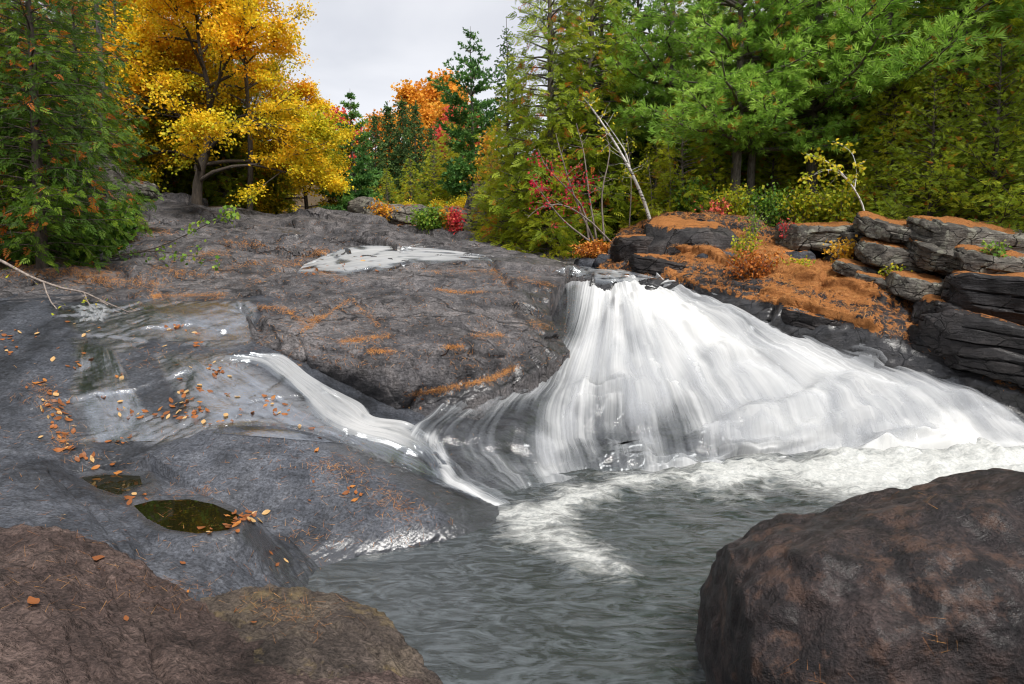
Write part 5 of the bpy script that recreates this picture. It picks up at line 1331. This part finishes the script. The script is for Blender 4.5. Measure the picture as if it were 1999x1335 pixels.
for k, (px, d, s, lab) in enumerate([(1325, 18.2, .72, 'bright cedar hanging over the humped rock'), (1385, 18.8, .62, 'cedar at the foot of the thicker grey trunk'), (1275, 19.4, .6, 'cedar right of the birch foot'), (1500, 19.0, .6, 'shaded cedar above the overhanging slab'), (1570, 19.5, .7, 'shaded cedar behind the yellow sapling'), (1650, 18.5, .72, 'cedar right of the yellow sapling'), (1725, 16.8, .78, 'cedar behind the top of the outcrop')]):
    x, y = at(px, d); place('cedar_tree', cedar_b, lab, x, y, k * 1.4, s)
for k, (px, d, s, lab) in enumerate([(1800, 14.9, 1.0, 'bushy bright cedar leaning over the outcrop'), (1920, 14.2, 1.12, 'large bright cedar at the right edge above the cliff'), (2040, 13.6, 1.1, 'cedar cut by the right edge of the photo'), (1735, 14.6, .36, 'small bright cedar growing from the cleft beside the capstone'), (1860, 16.5, 1.3, 'tall cedar behind the bright outcrop cedars')]):
    x, y = at(px, d); place('cedar_tree', cedar_low if k != 4 else cedar_b, lab, x, y, k * 1.2 + .4, s, z=(float(ground_z(x, y)) - .05 if k != 3 else 2.9))
G_R = 'dark cedars filling the wood on the right'
for k, (px, d, s) in enumerate([(1200, 28, 1.0), (1290, 26, .95), (1350, 24, 1.0), (1410, 22.5, .9), (1480, 24, 1.05), (1550, 22.5, 1.0), (1620, 23.5, 1.1), (1690, 21, 1.0), (1770, 21, 1.1), (1850, 20, 1.1), (1930, 19, 1.1), (2010, 18, 1.1), (1520, 28, 1.3), (1660, 27, 1.3), (1800, 26, 1.3), (1960, 24, 1.3), (1380, 29, 1.2), (1120, 27, .9)]):
    x, y = at(px, d); place('cedar_tree', cedar_a, 'shaded cedar standing deep in the wood on the right bank', x, y, k * 1.7, s, group=G_R)
# ------------------------------------------------------------------ small plants, saplings, dead wood
def stem_thing(name, stems, leaves, label, cat, mats, group=None, sides=5, part=('stem', 'leaves')):
    """stems: list of (pts, radii) in world; leaves: (pos, dir, size, tint) or None"""
    base = stems[0][0][0]
    o = empty(name, tuple(base)); tag(o, label, cat, group)
    V, Q = tubes([(np.asarray(p) - base, r) for p, r in stems], sides)
    me = mesh_np(part[0], V, Q); me.materials.append(M[mats[1]])
    obj(part[0], me, None, o)
    if leaves is not None:
        pos, dirs, size, tint = leaves
        obj(part[1], scatter_mesh(part[1], tpl_leaf(.4), pos - base, dirs, size, tint, np.random.default_rng(5), 0.8, M[mats[0]]), None, o)
    return o

def ctrl_line(pts, n=12):
    return catmull(np.array([P(*p) for p in pts]), np.linspace(0, 1, n))

def side_twigs(line, rng, n, L, up=.3, lo=.25, r=.006):
    out = []
    for k in range(n):
        f = lo + (1 - lo) * rng.uniform()
        p = np.array([np.interp(f, np.linspace(0, 1, len(line)), line[:, c]) for c in range(3)])
        d = rng.normal(size=3) * np.array([1, .7, .5]) + np.array([0, 0, up])
        l = limb(p, d, L * rng.uniform(.5, 1.2) * (1.2 - f), 5, rng, .2)
        out.append((l, r * np.linspace(1, .3, 5)))
    return out

def twig_leaves(twigs, rng, n, size, spread=.05, tint=(0, 1), tipward=.3):
    k = rng.integers(0, len(twigs), n); f = tipward + (1.02 - tipward) * rng.uniform(size=n)
    pos = np.array([[np.interp(f[i], np.linspace(0, 1, len(twigs[k[i]][0])), np.asarray(twigs[k[i]][0])[:, c]) for c in range(3)] for i in range(n)])
    pos = pos + rng.normal(size=(n, 3)) * spread
    d = rng.normal(size=(n, 3)); d[:, 2] -= .5
    return pos, d, size * rng.uniform(.7, 1.3, n), rng.uniform(tint[0], tint[1], n)

rg = np.random.default_rng(77)
# leaning birch
tr = ctrl_line([(1272, 440, 17.6), (1258, 395, 17.5), (1232, 335, 17.3), (1195, 270, 17.1), (1158, 215, 16.9), (1138, 190, 16.8)], 16)
fork = ctrl_line([(1232, 335, 17.3), (1222, 300, 17.2), (1208, 275, 17.1), (1180, 235, 16.9)], 8)
tw = side_twigs(tr, rg, 26, .9, .4, .35)
stem_thing('birch_tree', [(tr, .055 * np.linspace(1, .22, 16)), (fork, .024 * np.linspace(1, .3, 8))] + tw, twig_leaves(tw, rg, 170, .075, .06, (.3, 1)), 'leaning white birch with few yellow leaves above the humped rock', 'tree', ('lime', 'bark_birch'), part=('trunk', 'crown'))
# bare shrub with red leaves
stems = []
for bx, pts in enumerate([[(1198, 478, 17.9), (1150, 430, 17.8), (1100, 400, 17.7), (1055, 405, 17.6), (1030, 425, 17.5)], [(1165, 470, 18), (1150, 380, 18), (1140, 300, 18), (1125, 240, 18)], [(1160, 472, 18), (1120, 380, 17.9), (1095, 300, 17.8), (1085, 260, 17.8)], [(1180, 470, 18), (1175, 380, 18.1), (1190, 300, 18.1), (1180, 250, 18.1)], [(1150, 470, 18), (1100, 430, 17.8), (1060, 380, 17.7), (1040, 350, 17.6)], [(1150, 470, 18), (1135, 400, 17.9), (1070, 330, 17.7), (1050, 290, 17.6)]]):
    stems.append((ctrl_line(pts, 10), .032 * np.linspace(1, .2, 10)))
tws = []
for s_ in stems: tws += side_twigs(s_[0], rg, 11, .85, .35, .25, .007)
red_tw = [t_ for t_ in tws if 1035 < proj(t_[0][-1])[0] < 1165 and 300 < proj(t_[0][-1])[1] < 460]
stem_thing('bare_shrub', stems + tws, twig_leaves(red_tw, rg, 420, .08, .10, (0, .8), .1), 'mostly bare shrub with crimson leaves under the great cedars', 'shrub', ('red', 'twig'))
# thin saplings, nearly leafless
for px, top, d, lab in [(1228, 250, 18.5, 'thin bare sapling between red shrub and birch'), (1268, 300, 18.4, 'thin bare sapling just behind the birch foot'), (1305, 230, 18.0, 'thin bare sapling right of the birch')]:
    l = ctrl_line([(px, 455, d), (px + 4, (455 + top) / 2, d), (px - 6, top, d)], 10); t_ = side_twigs(l, rg, 14, .8, .5, .3, .005)
    stem_thing('sapling', [(l, .022 * np.linspace(1, .2, 10))] + t_, twig_leaves(t_, rg, 60, .06, .06, (.2, 1)), lab, 'sapling', ('lime', 'twig'), part=('trunk', 'crown'))
# orange sapling on the pale rock
l = ctrl_line([(948, 395, 26.2), (950, 330, 26.2), (955, 280, 26.2), (957, 250, 26.2)], 10); t_ = side_twigs(l, rg, 26, .9, .1, .2, .006)
stem_thing('sapling', [(l, .03 * np.linspace(1, .2, 10))] + t_, twig_leaves(t_, rg, 620, .10, .10, (0, .7), .1), 'orange leaved sapling on the upright pale rock', 'sapling', ('orange', 'twig'), part=('trunk', 'crown'))
# arched yellow sapling
l = ctrl_line([(1690, 440, 14.6), (1685, 405, 14.6), (1668, 370, 14.5), (1640, 335, 14.4), (1605, 310, 14.3), (1572, 300, 14.2)], 14)
f2 = ctrl_line([(1660, 358, 14.5), (1625, 330, 14.5), (1580, 345, 14.4), (1562, 350, 14.3)], 8); f3 = ctrl_line([(1668, 370, 14.5), (1672, 330, 14.6), (1660, 295, 14.7), (1625, 275, 14.7)], 8)
t_ = side_twigs(l, rg, 12, .4, .05, .4, .004) + side_twigs(f2, rg, 10, .35, 0, .1, .004) + side_twigs(f3, rg, 12, .4, .1, .1, .004)
stem_thing('birch_sapling', [(l, .026 * np.linspace(1, .15, 14)), (f2, .010 * np.linspace(1, .2, 8)), (f3, .012 * np.linspace(1, .2, 8))] + t_, twig_leaves(t_, rg, 300, .085, .05, (.35, 1), .1), 'arching white stemmed sapling with yellow leaves above the cave', 'sapling', ('lime', 'bark_birch'), part=('trunk', 'crown'))

def clump(name, px, py, d, h, w, n, nleaf, leaf, mats, label, cat='shrub', droop=.15, tint=(0, 1), spread=.05, lift=.9):
    """a many-stemmed plant rooted at a point"""
    b = P(px, py, d); stems = []
    for k in range(n):
        az = rg.uniform(0, 6.28); r = rg.uniform(.15, 1) * w
        e = b + np.array([math.cos(az) * r, math.sin(az) * r * .7, h * rg.uniform(.55, 1.05)])
        m = b + (e - b) * .5 + np.array([0, 0, h * droop])
        stems.append((catmull(np.array([b, m, e]), np.linspace(0, 1, 6)), .008 * np.linspace(1, .25, 6)))
    return stem_thing(name, stems, twig_leaves(stems, rg, nleaf, leaf, spread, tint, .15), label, cat, mats)

clump('shrub', 840, 462, 23.6, 1.0, .75, 40, 1800, .10, ('green', 'twig'), 'round bright green shrub on the rocks at the head of the falls', spread=.10, tint=(.4, 1))
clump('shrub', 888, 462, 23.2, .95, .35, 26, 600, .10, ('red', 'twig'), 'scarlet and orange shrub among the far pale rocks', spread=.08, tint=(.5, 1))
clump('shrub', 872, 448, 23.6, .7, .35, 20, 300, .09, ('orange', 'twig'), 'small orange shrub beside the scarlet one', spread=.08)
clump('shrub', 748, 428, 24.4, .6, .8, 26, 460, .09, ('orange', 'twig'), 'low orange leaved shrub on the long pale rock', spread=.1)
clump('fern_clump', 1150, 520, 17.3, .62, .5, 60, 1500, .07, ('rust', 'twig'), 'heap of dead orange ferns beside the lip of the falls', 'fern', .25, (.3, 1), .05)
clump('fern_clump', 1182, 505, 17.4, .4, .35, 40, 800, .07, ('rust', 'twig'), 'smaller heap of dead ferns against the squared rock', 'fern', .25, (.3, 1), .05)
clump('fern_clump', 1468, 566, 13.7, .75, .62, 90, 2400, .06, ('rust', 'twig'), 'big rust red fern clump growing on the needle bank', 'fern', .1, (0, .7), .05)
clump('weed', 1452, 520, 14.2, .75, .35, 24, 500, .06, ('lime', 'twig'), 'yellow green weeds rising from the rust red ferns', 'plant', .1)
clump('weed', 1545, 545, 13.9, .42, .45, 30, 600, .06, ('lime', 'twig'), 'yellow green weeds in front of the cave', 'plant', .1)
clump('shrub', 1640, 520, 13.9, .55, .35, 24, 420, .07, ('orange', 'twig'), 'small yellow orange shrub at the corner of the cave', spread=.06, tint=(0, .5))
clump('weed', 1742, 548, 12.6, .3, .3, 18, 200, .06, ('lime', 'twig'), 'yellow green tuft growing on the tilted grey plates', 'plant', .1)
clump('weed', 1470, 470, 15.4, .8, .35, 16, 160, .06, ('green', 'twig'), 'thin green weeds on top of the needle bank', 'plant', .1, (.5, 1))
clump('weed', 1532, 470, 15.0, .5, .2, 14, 140, .05, ('red', 'twig'), 'thin reddish weed at the edge of the overhanging slab', 'plant', .1, (.3, 1))
clump('weed', 1945, 505, 11.6, .3, .3, 18, 180, .06, ('green', 'twig'), 'green tuft on the grey block above the cliff', 'plant', .1, (.4, 1))
clump('shrub', 1395, 440, 17.0, .6, .5, 22, 300, .08, ('red', 'twig'), 'pinkish leaved shrub behind the humped rock', spread=.08, tint=(.8, 1))
G_S = 'undergrowth along the foot of the right wood'
for k, (px, py, d, mt, lab) in enumerate([(1430, 445, 17.2, 'lime', 'yellow green bush behind the needle bank below the grey trunks'), (1500, 448, 17.0, 'green', 'green bush behind the needle bank left of the slab'), (1565, 445, 16.8, 'lime', 'mixed yellow bush behind the slab over the cave'), (1640, 445, 16.2, 'lime', 'yellow bush at the foot of the arching sapling'), (1345, 430, 17.8, 'green', 'green bush behind the crest of the humped rock'), (1330, 448, 18.6, 'lime', 'lime bush in the shade behind the humped rock')]):
    clump('bush', px, py, d, 1.0, .8, 40, 1300, .085, (mt, 'twig'), lab, 'bush', .1, (.1, .9), .12)
# left bank undergrowth
for k, (px, py, d, h, w, lab) in enumerate([(60, 520, 13.6, .7, .8, 'leafy green shrub at the foot of the near cedar, by the edge'), (165, 518, 13.9, .8, .8, 'leafy green shrub at the foot of the near cedar, toward the slab'), (225, 500, 14.4, 1.1, .6, 'taller leafy shrub hanging over the slab beside the cedar'), (110, 470, 14.8, 1.1, .9, 'leafy shrub in the dark behind the near cedar trunk')]):
    clump('shrub', px, py, d, h, w, 34, 900, .11, ('green', 'twig'), lab, 'shrub', .15, (0, .85), .1)
# leafy branch reaching over the slab
l = ctrl_line([(215, 500, 13.8), (300, 485, 13.7), (370, 455, 13.6), (430, 425, 13.5), (470, 410, 13.4)], 12); l2 = ctrl_line([(215, 505, 13.8), (290, 490, 13.5), (380, 500, 13.2), (440, 515, 13.0)], 10)
t_ = side_twigs(l, rg, 16, .45, .0, .4, .004) + side_twigs(l2, rg, 14, .45, -.1, .3, .004)
stem_thing('leafy_branch', [(l, .016 * np.linspace(1, .2, 12)), (l2, .016 * np.linspace(1, .2, 10))] + t_, twig_leaves([q for q in t_ if True], rg, 170, .085, .05, (.4, 1), .5), 'low leafy branch reaching out over the upper slab', 'branch', ('green', 'bark_dark'))
# dead branch
l = ctrl_line([(-60, 482, 11.3), (0, 508, 11.2), (60, 540, 11.1), (120, 562, 11.0), (168, 572, 10.9), (215, 598, 10.8)], 14)
l2 = ctrl_line([(165, 571, 10.9), (230, 600, 10.6), (290, 625, 10.4)], 8); l3 = ctrl_line([(85, 552, 11.0), (100, 590, 10.7), (140, 628, 10.4), (190, 628, 10.4), (225, 605, 10.6)], 9); l4 = ctrl_line([(165, 571, 10.9), (180, 600, 10.7), (240, 610, 10.5), (310, 640, 10.2)], 8)
t_ = side_twigs(l2, rg, 7, .35, -.1, .1, .004) + side_twigs(l3, rg, 8, .35, -.1, .2, .004) + side_twigs(l4, rg, 9, .35, -.1, .2, .004) + side_twigs(l, rg, 8, .5, -.3, .3, .005)
stem_thing('dead_branch', [(l, .034 * np.linspace(1, .35, 14)), (l2, .012 * np.linspace(1, .3, 8)), (l3, .013 * np.linspace(1, .3, 9)), (l4, .012 * np.linspace(1, .3, 8))] + t_, twig_leaves(t_, rg, 46, .06, .05, (.3, 1), .4), 'fallen dead branch hanging over the wet slab at the left edge', 'branch', ('lime', 'twig'))
# driftwood by the lip
l = ctrl_line([(1068, 507, 18.6), (1095, 516, 18.0), (1124, 524, 17.4)], 8)
V, Q = tubes([(l, .075 * np.array([.5, .9, 1, .95, .9, .85, .8, .5]))], 9)
t = NT('driftwood'); n_ = t.noise(5, 4, .6, vec=t.map(scale=(1, 8, 8)))
p_ = t.principled(Base_Color=t.ramp(n_, [(.3, (.24, .21, .17)), (.7, (.46, .42, .35))]), Roughness=.85, Normal=t.bump(n_, .5, .02)); M['drift'] = t.done(p_.outputs[0])
tag(obj('driftwood_log', mesh_np('driftwood_log', V, Q), M['drift']), 'pale driftwood log lying beside the lip of the falls', 'log')
# ------------------------------------------------------------------ needles and fallen leaves
M['needles'] = leaf_material('pine_needle_litter', [(0.0, (0.20, 0.075, 0.025)), (0.5, (0.42, 0.17, 0.045)), (1.0, (0.58, 0.30, 0.10))], 0.15)
def needle_stuff(name, pos, nrm, length, width, label, rng):
    N = len(pos)
    d = rng.normal(size=(N, 3)); d = unit(d - nrm * (d * nrm).sum(-1, keepdims=True)); d = unit(d + nrm * rng.uniform(-.02, .22, (N, 1)))
    s = unit(np.cross(d, nrm))
    L = length * rng.uniform(.6, 1.3, (N, 1)); w = width * rng.uniform(.7, 1.3, (N, 1))
    p = pos + nrm * .006 * rng.uniform(.5, 2.5, (N, 1))
    V = np.stack([p - d * L / 2 - s * w / 2, p - d * L / 2 + s * w / 2, p + d * L / 2 + nrm * .004], 1)
    me = mesh_np(name, V.reshape(-1, 3), np.arange(N * 3).reshape(-1, 3), False, {'tint': np.repeat(rng.uniform(0, 1, N), 3)})
    return tag(obj(name, me, M['needles']), label, None, None, 'stuff')

rn = np.random.default_rng(101)
bn = grid_normals(BX)
wgt = np.clip(BND - .30, 0, 1).ravel() * np.clip(bn[..., 2].ravel() - .35, 0, 1) * (fbm(BX, 1.8, 3, .6, 12.0).ravel() + .75).clip(0)
k = rn.choice(len(wgt), 42000, p=wgt / wgt.sum())
needle_stuff('pine_needles', BX.reshape(-1, 3)[k] + rn.normal(size=(42000, 3)) * np.array([.03, .03, .004]), bn.reshape(-1, 3)[k], .12, .007, 'orange pine needles drifted thickly over the right bank', rn)

bpy.context.view_layer.update(); _dg = bpy.context.evaluated_depsgraph_get()
ROCKSET = set(o.name for o in ROCKS)
def hit_rock(px, py):
    r = ray(px, py); r = Vector(r / np.linalg.norm(r)); o0 = Vector((0, 0, CAMZ)) + r * .3
    for _ in range(8):
        ok, loc, nrm, idx, ob, mw = scene.ray_cast(_dg, o0, r)
        if not ok: return None, None
        if ob.name in ROCKSET or ob.name.startswith('puddle'): return np.array(loc), np.array(nrm if nrm.dot(r) < 0 else -nrm)
        o0 = Vector(loc) + r * .01
    return None, None

lines = [([(665, 667), (712, 662), (762, 654)], 4, 260), ([(848, 564), (900, 571), (945, 569)], 2.5, 220), ([(600, 626), (632, 618), (683, 584)], 3, 200), ([(686, 584), (742, 638)], 2, 90), ([(902, 752), (960, 738), (1004, 716)], 3, 300), ([(720, 685), (765, 687)], 3, 110), ([(870, 678), (905, 676)], 3, 90),
         ([(925, 655), (985, 655)], 4, 150), ([(960, 525), (998, 560)], 5, 140), ([(500, 598), (560, 606), (600, 640)], 4, 200), ([(588, 648), (625, 622)], 3, 80), ([(1010, 540), (1080, 560)], 4, 130), ([(1040, 625), (1062, 642)], 5, 80), ([(820, 530), (960, 530)], 5, 160), ([(800, 770), (860, 760), (900, 752)], 4, 150),
         ([(270, 445), (330, 455)], 6, 160), ([(420, 530), (520, 510), (600, 520)], 5, 240), ([(300, 578), (440, 576)], 4, 360), ([(380, 500), (450, 490)], 5, 140), ([(600, 525), (680, 547)], 4, 220), ([(480, 560), (600, 500), (640, 490)], 5, 240), ([(100, 540), (230, 550), (330, 560)], 14, 420), ([(0, 525), (240, 535)], 14, 700), ([(430, 470), (520, 480)], 6, 140), ([(300, 520), (400, 540)], 8, 180),
         ([(620, 905), (720, 930)], 22, 150), ([(740, 960), (810, 1010)], 20, 110), ([(560, 1040), (650, 1060)], 14, 30), ([(320, 965), (420, 960)], 8, 50), ([(70, 745), (100, 800)], 16, 110), ([(110, 840), (130, 880)], 14, 80), ([(330, 1130), (400, 1160)], 14, 40), ([(500, 1180), (620, 1220)], 20, 60), ([(1560, 1300), (1620, 1335)], 12, 6), ([(1800, 1240), (1880, 1260)], 14, 5), ([(1780, 960), (1840, 985)], 10, 5), ([(560, 795), (640, 830)], 20, 40)]
pp, nn_ = [], []
for ln, w, n in lines:
    ln = np.array(ln, float)
    for q in catmull(ln, rn.uniform(size=int(n * 1.7))):
        h, m_ = hit_rock(*(q + rn.standard_t(2.2, size=2) * np.array([w, w * .55])))
        if h is not None: pp.append(h); nn_.append(m_)
for _ in range(3000):          # loose ones all over the dry stone
    q = (rn.uniform(250, 1120), rn.uniform(430, 720)) if rn.uniform() < .8 else (rn.uniform(0, 900), rn.uniform(830, 1200))
    h, m_ = hit_rock(*q)
    if h is not None: pp.append(h); nn_.append(m_)
needle_stuff('pine_needles', np.array(pp), unit(np.array(nn_)), .09, .0035 * np.clip(np.array(pp)[:, 1:2] / 8, .4, 2.0), 'loose pine needles caught in the seams of the bare slabs', rn)

# fallen leaves, each one a thing
def leaf_mesh(seed, mat):
    rg_ = np.random.default_rng(seed)
    t_ = np.array([0, .2, .45, .7, .9, 1.0]); w = np.array([.03, .19, .27, .21, .09, .0]) * rg_.uniform(.75, 1.25)
    curl, cup = rg_.uniform(.05, .4), rg_.uniform(.05, .4)
    V, Fc = [], []
    for a, b in zip(t_, w):
        z = curl * (a - .5) ** 2 * 1.6
        for sg in (-1, 0, 1): V.append((sg * b, a - .5, z + cup * b * abs(sg) * (1 if rg_.uniform() > .2 else -.4)))
    for i in range(5):
        for j in range(2): Fc.append((i * 3 + j, i * 3 + j + 1, i * 3 + j + 4, i * 3 + j + 3))
    me = mesh_np('fallen_leaf', np.array(V), np.array(Fc), True, {'tint': np.full(len(V), rg_.uniform(0, 1))})
    me.materials.append(M[mat]); return me
M['dry_leaf'] = leaf_material('dry_leaf', [(0.0, (0.16, 0.06, 0.025)), (0.35, (0.38, 0.125, 0.03)), (0.7, (0.52, 0.22, 0.045)), (1.0, (0.58, 0.38, 0.17))], .25, .45)
LEAVES = [leaf_mesh(s_, 'dry_leaf') for s_ in range(9)]
rl = np.random.default_rng(55)
def leaf_at(px, py, label, group, size=None):
    h, n = hit_rock(px, py)
    if h is None: return
    o = obj('fallen_leaf', LEAVES[rl.integers(len(LEAVES))])
    s_ = (size or .095) * rl.uniform(.55, 1.35)
    q = Vector(unit(n + rl.normal(size=3) * .18)).to_track_quat('Z', 'Y')
    o.rotation_mode = 'QUATERNION'
    from mathutils import Quaternion
    o.rotation_quaternion = q @ Quaternion((0, 0, 1), rl.uniform(0, 6.28))
    o.scale = (s_, s_, s_)
    o.location = h + n * .012
    tag(o, label, 'leaf', group)
zones = [
    ('fallen orange leaf in the drift along the left seam of the wet slab', 'leaves along the left seam', [((62, 738), (112, 790), 24), ((85, 790), (130, 815), 12)]),
    ('fallen leaf gathered above the small dark puddle', 'leaves above the dark puddle', [((100, 835), (135, 885), 20), ((120, 880), (170, 900), 6), ((205, 905), (235, 925), 3)]),
    ('fallen leaf lying in the row across the wet slab below the dry grey patch', 'leaves in the row on the wet slab', [((230, 785), (400, 815), 34), ((210, 835), (290, 862), 7)]),
    ('fallen leaf scattered on the shiny wet slab beside the side cascade', 'leaves beside the side cascade', [((340, 690), (460, 770), 26), ((400, 760), (560, 830), 26), ((330, 760), (420, 800), 12)]),
    ('fallen leaf on the wet slab near the dead branch', 'leaves near the dead branch', [((340, 630), (395, 675), 20), ((10, 620), (160, 720), 24), ((160, 700), (260, 780), 8), ((150, 625), (215, 650), 6)]),
    ('fallen leaf on the thin water film above the domed rock', 'leaves on the film above the dome', [((560, 830), (720, 910), 9), ((800, 770), (850, 800), 5)]),
    ('tan leaf heaped at the end of the olive puddle', 'leaves heaped in the olive puddle', [((438, 1003), (500, 1030), 24), ((412, 1030), (462, 1037), 7), ((225, 968), (280, 978), 6)]),
    ('fallen leaf lying alone on the domed rock', 'single leaves on the dome', [((600, 890), (800, 1030), 9)]),
    ('fallen orange leaf on the thin upper stream', 'leaves on the upper stream', [((670, 505), (760, 530), 22), ((590, 520), (660, 535), 8)]),
]
for lab, gp_, boxes in zones:
    for (x0, y0), (x1, y1), n in boxes:
        cs = [(rl.uniform(x0, x1), rl.uniform(y0, y1)) for _ in range(max(2, n // 5))]
        for _ in range(n):
            c_ = cs[rl.integers(len(cs))]
            if rl.uniform() < .3: c_ = (rl.uniform(x0, x1), rl.uniform(y0, y1))
            leaf_at(c_[0] + rl.normal() * 12, c_[1] + rl.normal() * 6, lab, gp_, .075 if y1 > 560 else .11)
for px, py, lab in [(541, 1072, 'orange leaf on the wet spill below the olive puddle, topmost'), (526, 1081, 'tan leaf just under the topmost leaf on the wet spill'), (557, 1096, 'orange leaf at the right of the wet spill below the olive puddle'), (540, 1103, 'leaf lowest on the wet spill below the olive puddle'), (366, 1157, 'curled orange leaf on the brown rock shelf among needles'), (462, 1196, 'tan leaf on the pitted ledge, upper of two'), (492, 1219, 'tan leaf on the pitted ledge, lower of two'), (357, 1102, 'pale pink leaf on the smooth grey shelf'), (123, 1008, 'orange leaf near the left edge above the brown rock'), (244, 1038, 'small orange leaf left of the olive puddle'), (66, 1180, 'pale curled leaf on the brown foreground rock'), (193, 1092, 'cream leaf on the edge of the brown foreground rock'), (246, 1212, 'cream leaf in the crease of the brown foreground rock')]:
    leaf_at(px, py, lab, None, .058)
